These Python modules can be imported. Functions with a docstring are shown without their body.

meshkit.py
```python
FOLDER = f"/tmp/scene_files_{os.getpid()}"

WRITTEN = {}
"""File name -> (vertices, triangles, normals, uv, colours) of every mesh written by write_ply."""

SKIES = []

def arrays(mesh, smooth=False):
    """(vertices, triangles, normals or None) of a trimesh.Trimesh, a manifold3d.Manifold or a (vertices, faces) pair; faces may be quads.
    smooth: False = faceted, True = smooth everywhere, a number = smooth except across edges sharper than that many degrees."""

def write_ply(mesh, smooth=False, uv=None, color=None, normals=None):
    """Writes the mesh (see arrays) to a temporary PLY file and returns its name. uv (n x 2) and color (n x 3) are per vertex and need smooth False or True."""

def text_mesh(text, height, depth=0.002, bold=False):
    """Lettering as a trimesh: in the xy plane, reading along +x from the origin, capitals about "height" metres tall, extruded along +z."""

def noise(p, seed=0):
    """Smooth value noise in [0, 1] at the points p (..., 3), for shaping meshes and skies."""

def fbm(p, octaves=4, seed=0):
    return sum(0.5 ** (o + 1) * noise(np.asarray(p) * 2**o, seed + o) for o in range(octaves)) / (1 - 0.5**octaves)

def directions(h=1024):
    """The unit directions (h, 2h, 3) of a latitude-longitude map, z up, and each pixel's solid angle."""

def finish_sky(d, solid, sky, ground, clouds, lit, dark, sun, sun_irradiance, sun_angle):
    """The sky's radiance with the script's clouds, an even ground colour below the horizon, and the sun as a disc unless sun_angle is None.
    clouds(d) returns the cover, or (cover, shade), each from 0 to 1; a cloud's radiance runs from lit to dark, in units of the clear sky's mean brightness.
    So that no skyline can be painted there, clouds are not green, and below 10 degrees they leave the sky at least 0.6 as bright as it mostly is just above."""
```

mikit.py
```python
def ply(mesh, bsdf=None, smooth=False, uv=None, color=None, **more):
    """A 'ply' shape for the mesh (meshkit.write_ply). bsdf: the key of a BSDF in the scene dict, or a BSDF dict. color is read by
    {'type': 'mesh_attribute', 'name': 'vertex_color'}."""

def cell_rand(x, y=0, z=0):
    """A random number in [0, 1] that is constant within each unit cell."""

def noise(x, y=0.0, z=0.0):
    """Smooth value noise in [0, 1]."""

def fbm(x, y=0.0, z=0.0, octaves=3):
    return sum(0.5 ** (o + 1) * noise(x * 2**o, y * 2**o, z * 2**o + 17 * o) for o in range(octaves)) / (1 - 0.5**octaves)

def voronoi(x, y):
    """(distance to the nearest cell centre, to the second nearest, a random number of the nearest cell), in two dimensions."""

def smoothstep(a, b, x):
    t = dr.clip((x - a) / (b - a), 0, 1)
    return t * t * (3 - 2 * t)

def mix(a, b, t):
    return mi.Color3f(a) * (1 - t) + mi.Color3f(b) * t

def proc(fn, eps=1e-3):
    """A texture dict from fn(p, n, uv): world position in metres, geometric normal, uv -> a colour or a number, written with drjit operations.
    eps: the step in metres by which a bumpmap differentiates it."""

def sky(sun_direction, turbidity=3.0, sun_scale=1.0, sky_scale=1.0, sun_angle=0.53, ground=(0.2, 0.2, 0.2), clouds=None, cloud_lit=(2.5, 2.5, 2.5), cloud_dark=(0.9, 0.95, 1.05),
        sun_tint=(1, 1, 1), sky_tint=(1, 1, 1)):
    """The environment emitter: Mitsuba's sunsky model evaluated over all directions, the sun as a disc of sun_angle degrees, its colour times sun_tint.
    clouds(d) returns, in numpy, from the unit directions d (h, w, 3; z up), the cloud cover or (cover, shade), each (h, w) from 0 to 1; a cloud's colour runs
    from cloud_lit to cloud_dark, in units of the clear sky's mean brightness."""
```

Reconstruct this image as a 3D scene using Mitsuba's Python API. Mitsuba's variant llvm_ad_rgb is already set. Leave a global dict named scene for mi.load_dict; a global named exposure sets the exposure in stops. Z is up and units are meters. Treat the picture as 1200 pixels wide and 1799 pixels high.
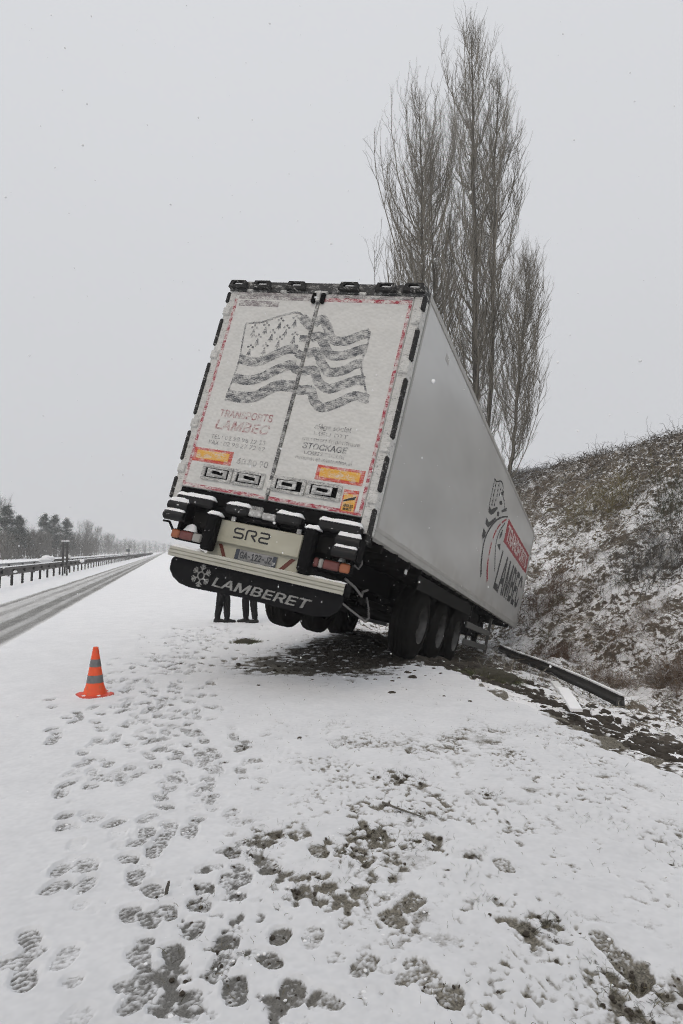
import math, numpy as np, trimesh, mitsuba as mi, drjit as dr, mikit, meshkit
from shapely.geometry import LineString, Polygon
from shapely.ops import unary_union
scene, labels = {}, {}
T = mi.ScalarTransform4f
V = lambda *a: np.array(a, float)

# ---------------------------------------------------------------- camera, sky, exposure, air
EYE = V(0, 0, 1.6)
VIEW = V(0.255478, 0.964985, 0.059460)
scene['camera'] = {'type': 'perspective', 'fov': 55.10, 'fov_axis': 'x', 'near_clip': 0.05, 'far_clip': 3000.0,
                   'to_world': T().look_at(origin=EYE.tolist(), target=(EYE + VIEW).tolist(), up=[0, 0, 1]),
                   'medium': {'type': 'ref', 'id': 'snowy_air'}}
scene['snowy_air'] = {'type': 'homogeneous', 'albedo': {'type': 'rgb', 'value': [0.95, 0.955, 0.96]}, 'sigma_t': 0.0011}
scene['sky'] = mikit.sky((-0.45, -0.55, 0.70), turbidity=6, sun_scale=0.14, sun_angle=30, ground=(0.6, 0.6, 0.6),
                         clouds=lambda d: (np.ones(d.shape[:2]), np.clip(1 - d[..., 2], 0, 1) + 0.10 * (meshkit.fbm(d * [2.2, 2.2, 5.0], 3, 5) - 0.5)),
                         cloud_lit=(2.05, 2.09, 2.17), cloud_dark=(1.66, 1.69, 1.755))
exposure = 1.3

# ---------------------------------------------------------------- helpers
def cat(ms):
    vs, fs, n = [], [], 0
    for v, f in ms:
        vs.append(np.asarray(v, float)); fs.append(np.asarray(f, int) + n); n += len(v)
    return np.vstack(vs), np.vstack(fs)
def vf(m): return np.array(m.vertices), np.array(m.faces)
def hull(pts): return vf(trimesh.convex.convex_hull(np.asarray(pts, float)))
def box(x0, x1, y0, y1, z0, z1, b=0.0):
    if b <= 0:
        m = trimesh.creation.box((x1 - x0, y1 - y0, z1 - z0)); m.apply_translation(((x0 + x1) / 2, (y0 + y1) / 2, (z0 + z1) / 2)); return vf(m)
    b = min(b, (x1 - x0) * .45, (y1 - y0) * .45, (z1 - z0) * .45)
    P = []
    for X in (0, 1):
        for Y in (0, 1):
            for Z in (0, 1):
                c = V((x0, x1)[X], (y0, y1)[Y], (z0, z1)[Z]); s = V(1 - 2 * X, 1 - 2 * Y, 1 - 2 * Z) * b
                for k in range(3):
                    q = c + s; q[k] = c[k]; P.append(q)
    return hull(P)
def quadbar(p0, p1, w, h, up=(0, 0, 1)):
    """a rectangular bar from p0 to p1"""
    p0, p1 = V(*p0), V(*p1); d = (p1 - p0) / np.linalg.norm(p1 - p0)
    s = np.cross(d, up); s /= np.linalg.norm(s); u = np.cross(s, d)
    return hull([p + a * s * w / 2 + c * u * h / 2 for p in (p0, p1) for a in (-1, 1) for c in (-1, 1)])
def tubes(P, R, sides=3, seed=0):
    """many polylines at once: P (n,k,3), R (n,k) -> one mesh"""
    P, R = np.asarray(P, float), np.asarray(R, float); n, k = P.shape[:2]
    t = np.gradient(P, axis=1); t /= np.linalg.norm(t, axis=2, keepdims=True) + 1e-12
    ref = np.where(np.abs(t[..., 2:]) < .9, V(0, 0, 1), V(1, 0, 0)); a = np.cross(t, ref); a /= np.linalg.norm(a, axis=2, keepdims=True) + 1e-12
    b = np.cross(t, a); ang = np.arange(sides) * 2 * np.pi / sides
    v = P[:, :, None] + R[..., None, None] * (np.cos(ang)[:, None] * a[:, :, None] + np.sin(ang)[:, None] * b[:, :, None])
    i, j = np.meshgrid(np.arange(k - 1), np.arange(sides), indexing='ij'); j2 = (j + 1) % sides
    q = np.stack([i * sides + j, i * sides + j2, (i + 1) * sides + j2, (i + 1) * sides + j], -1).reshape(-1, 4)
    f = np.vstack([q[:, [0, 1, 2]], q[:, [0, 2, 3]]])
    return v.reshape(-1, 3), (f[None] + (np.arange(n) * k * sides)[:, None, None]).reshape(-1, 3)
def tube(pts, r, sides=8, caps=True):
    pts = np.asarray(pts, float); rr = np.broadcast_to(np.asarray(r, float), (len(pts),))
    v, f = tubes(pts[None], rr[None], sides)
    if caps:
        n = len(v); v = np.vstack([v, pts[:1], pts[-1:]]); m = (len(pts) - 1) * sides
        c = [(n, (j + 1) % sides, j) for j in range(sides)] + [(n + 1, m + j, m + (j + 1) % sides) for j in range(sides)]
        f = np.vstack([f, c])
    return v, f
def lathe(prof, axis='x', n=40):
    """prof: (along, radius) pairs"""
    prof = np.asarray(prof, float); ang = np.arange(n) * 2 * np.pi / n
    a = np.repeat(prof[:, 0], n); r = np.repeat(prof[:, 1], n); c, s = np.tile(np.cos(ang), len(prof)), np.tile(np.sin(ang), len(prof))
    v = np.stack([a, r * c, r * s], 1) if axis == 'x' else np.stack([r * c, r * s, a], 1)
    i, j = np.meshgrid(np.arange(len(prof) - 1), np.arange(n), indexing='ij'); j2 = (j + 1) % n
    q = np.stack([i * n + j, i * n + j2, (i + 1) * n + j2, (i + 1) * n + j], -1).reshape(-1, 4)
    return v, np.vstack([q[:, [0, 1, 2]], q[:, [0, 2, 3]]])
def extr(poly, d):
    gs = [g for g in getattr(poly, 'geoms', [poly]) if not g.is_empty and g.area > 1e-7]
    return cat([vf(trimesh.creation.extrude_polygon(g, d, engine='earcut')) for g in gs])
def band(pts, w, w1=None):
    """a smooth stripe along the points as a shapely polygon"""
    p = np.asarray(pts, float); s = np.linspace(0, len(p) - 1, 6 * len(p)); i = np.clip(s.astype(int), 0, len(p) - 2); t = (s - i)[:, None]
    pp = np.vstack([2 * p[0] - p[1], p, 2 * p[-1] - p[-2]])
    a, b, c, d = pp[i], pp[i + 1], pp[i + 2], pp[i + 3]
    q = .5 * (2 * b + (c - a) * t + (2 * a - 5 * b + 4 * c - d) * t ** 2 + (3 * b - a - 3 * c + d) * t ** 3)
    if w1 is None: return LineString(q).buffer(w / 2, cap_style=2)
    g = np.gradient(q, axis=0); nrm = np.stack([-g[:, 1], g[:, 0]], 1); nrm /= np.linalg.norm(nrm, axis=1, keepdims=True)
    ww = np.linspace(w, w1, len(q))[:, None] / 2
    return Polygon(np.vstack([q + nrm * ww, (q - nrm * ww)[::-1]])).buffer(0)
def grid_faces(nr, nc):
    i, j = np.meshgrid(np.arange(nr - 1), np.arange(nc - 1), indexing='ij'); a = (i * nc + j).ravel()
    return np.vstack([np.stack([a, a + 1, a + nc + 1], 1), np.stack([a, a + nc + 1, a + nc], 1)])
def blobs(rng, centers, sizes, squash=1.0, sub=1):
    ico = trimesh.creation.icosphere(subdivisions=sub); out = []
    for c, s in zip(centers, sizes):
        v = np.array(ico.vertices); v = v * (1 + .45 * (meshkit.noise(v * 1.7 + rng.uniform(0, 90, 3)) - .5)[:, None]) * s * rng.uniform(.75, 1.25, 3) * V(1, 1, squash)
        out.append((v + c, ico.faces))
    return cat(out)
_used = {}
def numbered(key):
    k = _used.get(key, 0); _used[key] = k + 1
    return key if k == 0 else f'{key}_{k:03d}'
def put(key, mesh, bsdf, smooth=False, M=None, **kw):
    key = numbered(key)
    if M is not None: mesh = (np.asarray(mesh[0]) @ M[0].T + M[1], mesh[1])
    scene[key] = mikit.ply(mesh, bsdf, smooth=smooth, **kw)
    return key
def tag(key, label=None, cat=None, group=None, kind=None):
    labels[key] = {k: v for k, v in (('label', label), ('category', cat), ('group', group), ('kind', kind)) if v}
    return key

# ---------------------------------------------------------------- materials
def mat(name, color, rough=.6, bump=None, bscale=1.0, **kw):
    col = mikit.proc(color) if callable(color) else {'type': 'rgb', 'value': list(color)}
    if isinstance(color, str): col = {'type': 'mesh_attribute', 'name': color}
    m = {'type': 'principled', 'base_color': col, 'roughness': mikit.proc(rough) if callable(rough) else rough, **kw}
    if bump: m = {'type': 'bumpmap', 'arbitrary': mikit.proc(bump, eps=.004), 'scale': bscale, 'bsdf': m}
    scene[name] = {'type': 'twosided', 'bsdf': m}
    return name
N, F, SS, MX = mikit.noise, mikit.fbm, mikit.smoothstep, mikit.mix
# the trailer stands tilted: its own axes (x right, y forward, z up) in the world
TM = (np.array([[0.7749, 0.5791, 0.2534], [-0.6054, 0.7952, 0.0341], [-0.1817, -0.1798, 0.9668]]), V(0.039, 8.1735, 2.2406))
TM = (np.linalg.qr(TM[0])[0] * np.sign(np.diag(np.linalg.qr(TM[0])[1])), TM[1])
def loc(p):
    m, q = TM[0], p - mi.Vector3f(*[float(a) for a in TM[1]])
    return [float(m[0, k]) * q.x + float(m[1, k]) * q.y + float(m[2, k]) * q.z for k in range(3)]
SNOW = (.86, .865, .875)
mat('m_snow', lambda p, n, uv: MX((.80, .805, .81), (.88, .885, .895), F(p.x * 9, p.y * 9, p.z * 9, 3)), .85)
def crust_bump(p, n, uv):
    x, y, z = loc(p)
    return .020 * F(x * 15 + z * 5, y * 15, z * 26 - x * 4, 3) + .004 * N(x * 50, y * 50, z * 70)
def frosted(ink, cover, soft=.34, scale=70):
    def fn(p, n, uv):
        x, y, z = loc(p)
        k = .6 * N(x * scale + z * 9, y * 30, z * scale * 1.25) + .4 * N(x * 17, y * 20, z * 23 + 5)
        base = MX((.52, .515, .49), (.73, .725, .70), .4 * F(x * 3, y * 3, z * 5, 3) + .6 * F(x * 30 + z * 9, 2., z * 46, 2))
        return MX(ink, base, SS(cover - soft, cover + soft, k) * .94)
    return fn
mat('m_door', lambda p, n, uv: MX((.52, .515, .49), (.73, .725, .70), .40 * F(loc(p)[0] * 3, loc(p)[1] * 3, loc(p)[2] * 5, 3) + .60 * F(loc(p)[0] * 30 + loc(p)[2] * 9, 2., loc(p)[2] * 46, 2)), .75, crust_bump)
mat('m_frame', frosted((.10, .10, .10), .20), .8, crust_bump)
mat('m_ink_dark', frosted((.065, .07, .08), .52), .7, crust_bump)
mat('m_ink_faint', frosted((.10, .10, .105), .42), .7, crust_bump)
mat('m_ink_red', frosted((.30, .07, .08), .42), .7, crust_bump)
mat('m_tape_red', frosted((.34, .03, .055), .50, .2), .6, crust_bump)
mat('m_tape_grey', frosted((.16, .13, .14), .50), .7, crust_bump)
mat('m_plate_red', frosted((.52, .06, .035), .66), .5, crust_bump)
mat('m_plate_yellow', frosted((.70, .36, .04), .66), .5, crust_bump)
mat('m_header', frosted((.05, .05, .05), .70, .25), .8, crust_bump)
mat('m_strip', frosted((.016, .016, .016), .78, .2), .8)
mat('m_gasket', frosted((.06, .06, .062), .60), .8, crust_bump)
mat('m_lock', frosted((.20, .20, .195), .46, .4), .55, crust_bump)
mat('m_handle', lambda p, n, uv: MX((.34, .34, .33), (.56, .56, .55), SS(.4, .72, N(p.x * 40, p.y * 40, p.z * 40))), .4)
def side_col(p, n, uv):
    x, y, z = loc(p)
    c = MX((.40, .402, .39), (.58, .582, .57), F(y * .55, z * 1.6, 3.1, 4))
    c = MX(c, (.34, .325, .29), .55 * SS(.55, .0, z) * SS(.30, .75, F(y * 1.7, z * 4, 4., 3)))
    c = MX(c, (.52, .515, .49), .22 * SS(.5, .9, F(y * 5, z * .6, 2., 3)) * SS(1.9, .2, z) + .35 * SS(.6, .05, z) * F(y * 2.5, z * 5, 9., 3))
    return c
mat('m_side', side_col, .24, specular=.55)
mat('m_rail_grey', lambda p, n, uv: MX((.34, .335, .315), (.46, .455, .43), F(p.x * 4, p.y * 4, p.z * 4, 3)), .45)
def dusted(dark, snow=.8, amt=.72, sc=40.):
    return lambda p, n, uv: MX(dark, (snow, snow, snow), SS(amt, amt + .05, N(p.x * sc, p.y * sc, p.z * sc)) * SS(-.1, .5, n.z) + .0)
mat('m_rubber', dusted((.008, .008, .0085), amt=.80, sc=30), .75, specular=.06)
mat('m_black', dusted((.006, .006, .0065), amt=.90, sc=30), .6, specular=.06)
mat('m_steel_dark', dusted((.014, .0135, .013), amt=.90, sc=30), .55, specular=.06)
mat('m_roller', dusted((.009, .009, .0095), amt=.84, sc=30), .40, specular=.28)
mat('m_cable', (.16, .155, .15), .5)
mat('m_apron', dusted((.010, .010, .011), amt=.92, sc=30), .42, specular=.06)
mat('m_alu', lambda p, n, uv: MX((.34, .33, .27), (.52, .51, .45), F(loc(p)[0] * 5, loc(p)[1] * 20, loc(p)[2] * 30, 3)), .42, metallic=.15)
mat('m_cream', lambda p, n, uv: MX((.34, .325, .245), (.48, .465, .38), F(loc(p)[0] * 4, loc(p)[1] * 20, loc(p)[2] * 6, 3)), .45)
mat('m_numplate', lambda p, n, uv: MX((.12, .122, .125), (.30, .30, .30), F(loc(p)[0] * 14, 3., loc(p)[2] * 14, 3)), .4)
mat('m_plate_blue', (.035, .042, .06), .5)
mat('m_plate_ink', (.035, .037, .042), .5)
mat('m_ink', (.012, .012, .013), .5)
mat('m_chevron', (.12, .03, .02), .55)
mat('m_silver', lambda p, n, uv: MX((.13, .13, .125), (.32, .32, .31), F(p.x * 25, p.y * 25, p.z * 25, 2)), .5)
mat('m_lamp_red', lambda p, n, uv: MX((.10, .016, .014), (.17, .050, .040), F(loc(p)[0] * 22, 1., loc(p)[2] * 22, 2)), .22, clearcoat=.5)
mat('m_lamp_amber', lambda p, n, uv: MX((.36, .10, .03), (.26, .085, .035), F(loc(p)[0] * 22, 1., loc(p)[2] * 22, 2)), .22, clearcoat=.5)
mat('m_lamp_clear', (.30, .295, .275), .25, clearcoat=.5)
mat('m_logo_red', lambda p, n, uv: MX((.30, .025, .035), (.36, .04, .05), F(p.x * 3, p.y * 3, p.z * 3, 2)), .4)
mat('m_logo_dark', (.028, .032, .034), .4)
mat('m_logo_pale', (.58, .50, .48), .4)
mat('m_tyre', lambda p, n, uv: MX((.004, .004, .004), (.013, .012, .0105), F(p.x * 7, p.y * 7, p.z * 7, 3)), .85, specular=.1)
mat('m_rim', lambda p, n, uv: MX((.010, .010, .010), (.13, .126, .12), F(p.x * 9, p.y * 9, p.z * 9, 3)), .5)
mat('m_skirt', (.016, .016, .015), .7, specular=.1)
mat('m_guard', (.10, .10, .095), .5)
mat('m_cone_orange', lambda p, n, uv: MX(MX((.88, .115, .025), (.76, .085, .03), F(p.x * 20, p.y * 20, p.z * 20, 2)), (.45, .16, .09), .55 * SS(.60, .78, F(p.x * 34, p.y * 34, p.z * 16, 3))), .5)
mat('m_cone_grey', lambda p, n, uv: MX((.10, .10, .105), (.22, .22, .225), F(p.x * 40, p.y * 40, p.z * 30, 3)), .35)
mat('m_cone_base', lambda p, n, uv: MX((.62, .075, .045), (.74, .35, .30), SS(.62, .74, F(p.x * 30, p.y * 30, p.z * 30, 3))), .6)
mat('m_rail_brown', lambda p, n, uv: MX((.050, .046, .045), (.12, .11, .105), F(p.x * 3, p.y * .5, p.z * 9, 3)), .7)
mat('m_post', (.024, .023, .023), .8)
mat('m_zinc', lambda p, n, uv: MX((.20, .20, .20), (.34, .34, .34), F(p.x * 6, p.y * 2, p.z * 6, 3)), .5)
mat('m_zinc_dark', lambda p, n, uv: MX((.035, .034, .033), (.08, .078, .074), F(p.x * 4, p.y * 2, p.z * 6, 3)), .6)
mat('m_white', lambda p, n, uv: MX((.62, .62, .60), (.78, .78, .77), F(p.x * 14, p.y * 14, p.z * 14, 3)), .6)
mat('m_glass_dark', (.03, .035, .04), .15)
mat('m_bark', lambda p, n, uv: MX((.060, .055, .046), (.15, .14, .122), F(p.x * 6, p.y * 6, p.z * 2, 3)), .9)
mat('m_twig', lambda p, n, uv: MX((.15, .137, .115), (.26, .24, .205), N(p.x * .8, p.y * .8, p.z * .5)), .9)
mat('m_far_twig', (.12, .112, .10), .9)
mat('m_needles', lambda p, n, uv: MX((.018, .028, .022), (.05, .065, .05), N(p.x * .9, p.y * .9, p.z * .9)), .9)
mat('m_plant', 'vertex_color', .9)
mat('m_soil', lambda p, n, uv: MX((.022, .018, .014), (.07, .058, .045), F(p.x * 30, p.y * 30, p.z * 30, 3)), .9)
mat('m_trouser', (.006, .0065, .008), .85)
mat('m_jacket', lambda p, n, uv: MX((.02, .022, .03), (.03, .032, .04), F(p.x * 9, p.y * 9, p.z * 9, 2)), .8)
mat('m_shoe', (.010, .010, .011), .6)
mat('m_skin', (.50, .33, .26), .55)
mat('m_hair', (.03, .022, .017), .7)

# ---------------------------------------------------------------- terrain
from scipy.interpolate import PchipInterpolator
_prof = PchipInterpolator([-400, 3.3, 3.75, 4.9, 6.4, 8.0, 9.1, 10.2, 14, 17.5, 19.2, 21.5, 26, 70],
                          [0, 0, -.04, -.36, -.70, -1.02, -1.04, -.52, 2.3, 4.95, 5.85, 6.25, 6.0, 5.0])
def base(x, y):
    x, y = np.asarray(x, float), np.asarray(y, float)
    w = np.clip((x - 8.5) / 6, 0, 1)
    s = np.stack([x * .22, y * .16, x * 0], -1)
    return _prof(x) + w * 1.3 * (meshkit.fbm(s, 3, 11) - .5)
def spread(a, fine0, fine1, b, step, grow_a, grow_b):
    mid = np.arange(fine0, fine1, step); out = [mid]
    up, s, x = [], step, mid[-1]
    while x < b: s *= grow_b(x); x += s; up.append(min(x, b))
    dn, s, x = [], step, fine0
    while x > a: s *= grow_a(x); x -= s; dn.append(max(x, a))
    return np.concatenate([dn[::-1], mid, up])
FP = [(-1.19,7.65),(-1.11,7.29),(-0.9,6.79),(-0.81,6.62),(-0.83,6.97),(-0.97,6.38),(-0.91,6.23),(-0.9,6.07),(-0.91,5.93),(-0.6,6.87),(-0.62,6.55),(-0.53,6.25),(-0.54,5.93),(-0.4,5.89),(-0.62,5.58),(-0.55,5.39),(-0.59,5.29),(-0.46,4.97),(-0.48,4.79),(-0.64,4.87),(-0.65,4.7),(-0.57,4.3),(-0.56,4.14),(-0.4,4.22),(-0.28,4.12),(-0.17,4.97),(-0.02,4.47),(0.01,4.3),(0.04,4.61),(0.29,4.75),(0.27,4.55),(-0.24,7.8),(-0.41,7.94),(-0.13,7.51),(-0.39,7.2),(-0.31,6.98),(-0.17,6.92),(0.05,7.08),(0.11,6.8),(-0.07,6.66),(-0.05,6.29),(0.02,6.1),(0.1,6.5),(0.21,6.26),(-0.09,5.84),(0.05,5.48),(0.11,5.39),(0.07,5.26),(-0.04,5.54),(0.25,5.87),(0.32,5.68),(0.3,5.27),(-0.06,5.11),(0.6,5.44),(0.67,5.06),(0.19,4.04),(0.14,3.9),(-0.09,3.95),(0.04,3.99),(0.0,3.85),(-0.14,3.82),(-0.03,3.73),(-0.49,3.62),(-0.49,3.43),(-0.36,3.59),(-0.35,3.42),(-0.49,2.74),(-0.51,2.89),(-0.13,3.1),(-0.04,3.28),(-0.05,3.69),(-0.17,3.64),(-0.13,3.44),(-0.08,2.52),(0.03,2.47),(-0.01,2.63),(0.02,3.07),(0.16,3.1),(0.13,2.91),(0.25,2.77),(0.22,2.63),(0.41,2.62),(0.47,2.77),(0.46,2.42),(0.26,2.49),(0.37,3.28),(0.5,3.44),(0.63,3.1),(0.8,3.48),(0.53,3.65),(1.08,2.88),(0.97,2.78),(1.67,3.09),(1.73,2.27),(1.74,2.18),(1.74,2.4),(0.94,2.42),(0.96,2.35),(1.0,2.26)]
DP = [(1.37,3.36,.12),(1.42,3.03,.07),(1.38,2.83,.09),(1.63,2.6,.07),(1.55,2.55,.07),(1.6,3.23,.05),(1.58,4.47,.09),(1.71,4.43,.1),(1.45,3.89,.12),(1.37,3.87,.11),(1.5,3.71,.1),(1.12,3.65,.09),(2.05,3.65,.08),(2.43,3.46,.07),(2.55,3.34,.07),(2.07,4.0,.06),(1.34,3.44,.07),(1.59,2.12,.09),(1.66,2.07,.08),(1.6,2.28,.07),(2.54,2.95,.1),(0.64,5.52,.1),(1.41,5.31,.1),(1.1,3.54,.14),(0.76,3.3,.16),(0.88,3.21,.14),(0.39,3.59,.12),(0.6,3.75,.12),(0.21,2.73,.15),(0.11,3.14,.1),(0.3,2.6,.16),(0.55,3.1,.1),(0.9,3.45,.12)]
def sm(a, b, x): t = np.clip((x - a) / (b - a), 0, 1); return t * t * (3 - 2 * t)
def mud_shade_mask(x, y):
    """mud round the wheels, spread wider to darken the shade below the trailer: 1 in the middle, 0 outside"""
    u = ((x - 3.6) * .80 + (y - 10.8) * -.60) / 2.45; v = ((x - 3.6) * .60 + (y - 10.8) * .80) / 4.9
    u2 = np.hypot((x - 2.0) / 2.1, (y - 9.25) / 1.75)
    return sm(1.05, .25, np.minimum(np.hypot(u, v), u2 * .9 + .12) + .35 * (meshkit.fbm(np.stack([x * .9, y * .9, 0 * x], -1), 3, 21) - .5))
def snow_depth(x, y):
    P = np.stack([x, y, 0 * x], -1)
    h = .021 + .010 * (meshkit.fbm(P * 2.3, 3, 1) - .5) + .0045 * (meshkit.fbm(P * 17, 2, 2) - .5)
    rough = sm(.2, 1.2, x) * sm(7.5, 4.5, y)
    h -= rough * (.003 + .020 * np.clip(meshkit.fbm(P * V(1.9, 1.5, 1), 3, 14) - .47, 0, .4) + .030 * np.clip(meshkit.fbm(P * 9.0, 4, 3) - .60, 0, 1) + .016 * np.clip(meshkit.fbm(P * V(26, 20, 1), 2, 4) - .56, 0, 1))
    rng = np.random.default_rng(4); prints = [(a, b, rng.uniform(.044, .056), rng.uniform(.058, .098), rng.normal(.12, .30), 1.0) for a, b in FP]
    for k in range(330):                                     # the beaten trail towards the two people
        b = 4.6 + 9.6 * rng.uniform(0, 1) ** .8; a = np.interp(b, [4, 6, 8, 11, 14.5], [.1, .05, -.15, .35, 1.25]) + rng.normal(0, .22 + .02 * b)
        prints.append((a, b, .045, rng.uniform(.07, .14), rng.normal(.1, .5), rng.uniform(.75, 1.0)))
    for k in range(70):                                      # more prints of the crowd, each a sole and a heel
        a, b, th = rng.normal(.15, .38), rng.uniform(2.1, 6.2), rng.normal(.1, .45); dp = rng.uniform(.45, 1.0)
        prints.append((a, b, .047, rng.uniform(.07, .10), th, dp)); prints.append((a + .17 * math.sin(th), b - .17 * math.cos(th), .040, .045, th, dp))
    for px, py, a, b, th, dp in prints:
        s = np.flatnonzero((np.abs(x - px) < .2) & (np.abs(y - py) < .2))
        if len(s) == 0: continue
        u0, v0 = x[s] - px, y[s] - py; c, n_ = math.cos(th), math.sin(th)
        u, v = u0 * c - v0 * n_, u0 * n_ + v0 * c
        wob = .10 * (meshkit.noise(np.stack([x[s] * 26, y[s] * 26, 0 * u + px * 7], -1)) - .5)
        r = ((np.abs(u) / (a * (1 + .12 * v / b))) ** 2.7 + (np.abs(v) / b) ** 2.7) ** (1 / 2.7) + wob
        inside = sm(1.04, .92, r)
        lug = np.maximum(sm(.30, .40, np.abs(((v + .5 * np.abs(u)) / .031) % 1 - .5)), sm(.40, .47, np.abs((u / .040 + .5) % 1 - .5)))
        floor = .0015 + .0095 * lug * (.35 + .65 * meshkit.noise(P[s] * 14)) + .003 * meshkit.noise(P[s] * 40)
        h[s] = h[s] * (1 - inside * dp) + floor * inside * dp + .0045 * sm(.22, 0, np.abs(r - 1.18)) * dp
    dens = .20 * rough                                       # where the verge grass shows through the thin snow
    for px, py, rad in DP:
        r2 = ((x - px) ** 2 + ((y - py) / 1.15) ** 2) / (2.1 * rad) ** 2
        dens += (.62 if rad < .1 else .42) * np.exp(-r2)
    dens = np.minimum(dens + .22 * np.exp(-(((x - .95) / .75) ** 2 + ((y - 3.5) / .9) ** 2)) + .50 * np.exp(-(((x - .28) / .30) ** 2 + ((y - 2.75) / .75) ** 2)), .95)
    fine_ = .55 * meshkit.fbm(P * V(24, 17, 1) + V(0, 0, 3), 4, 8) + .45 * meshkit.fbm(P * V(7, 5, 1), 3, 18)
    h -= rough * .011 * sm(.50, .72, meshkit.fbm(P * V(46, 34, 1), 2, 23)) * sm(.40, .60, meshkit.fbm(P * V(3.2, 2.6, 1), 3, 24))
    h -= .0205 * sm(.70 - .215 * dens, .90 - .215 * dens, fine_) + .005 * dens * (meshkit.fbm(P * V(5, 4, 1), 3, 19) > .5)
    d = mud_shade_mask(x, y)
    h -= d * (.008 + .016 * sm(.45, .9, d) + .060 * (meshkit.fbm(P * 9.5, 4, 9) - .44)) 
    # car tyre brush strokes on the open snow
    h -= .012 * sm(.05, 0, np.abs(x - 1.9 - .16 * (y - 3.6) + .03 * np.sin(y * 5))) * sm(3.0, 3.4, y) * sm(5.2, 4.4, y) * meshkit.noise(P * 7)
    h += .012 * np.exp(-((np.hypot(x + .75, y - 7.72) - .20) / .05) ** 2)
    return np.clip(h, -.004, .06)
gx = spread(-300, -.95, 3.15, 4.15, .0115, lambda x: 1.010 if x > -4 else 1.045, lambda x: 1.004)
gy = spread(-30, 1.75, 4.2, 900, .0115, lambda y: 1.05, lambda y: 1.0065 if y < 15 else 1.035)
X, Y = np.meshgrid(gx, gy); X, Y = X.ravel(), Y.ravel()
near = (Y < 40) & (X > -14)
H = np.full(len(X), .022); H[near] = snow_depth(X[near], Y[near])
edge = X - 3.62 - (.45 * (meshkit.fbm(np.stack([X * .8, Y * .8, 0 * X], -1), 4, 31) - .5) + .55 * (meshkit.fbm(np.stack([X * 4.5, Y * 4.5, 0 * X], -1), 3, 32) - .5)) * (Y < 60)
H = H - sm(-.10, .42, edge) * .22
inroad = sm(-2.60, -2.70, X) * sm(-4.86, -4.76, X); H = H * (1 - inroad) + .0005 * inroad
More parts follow.
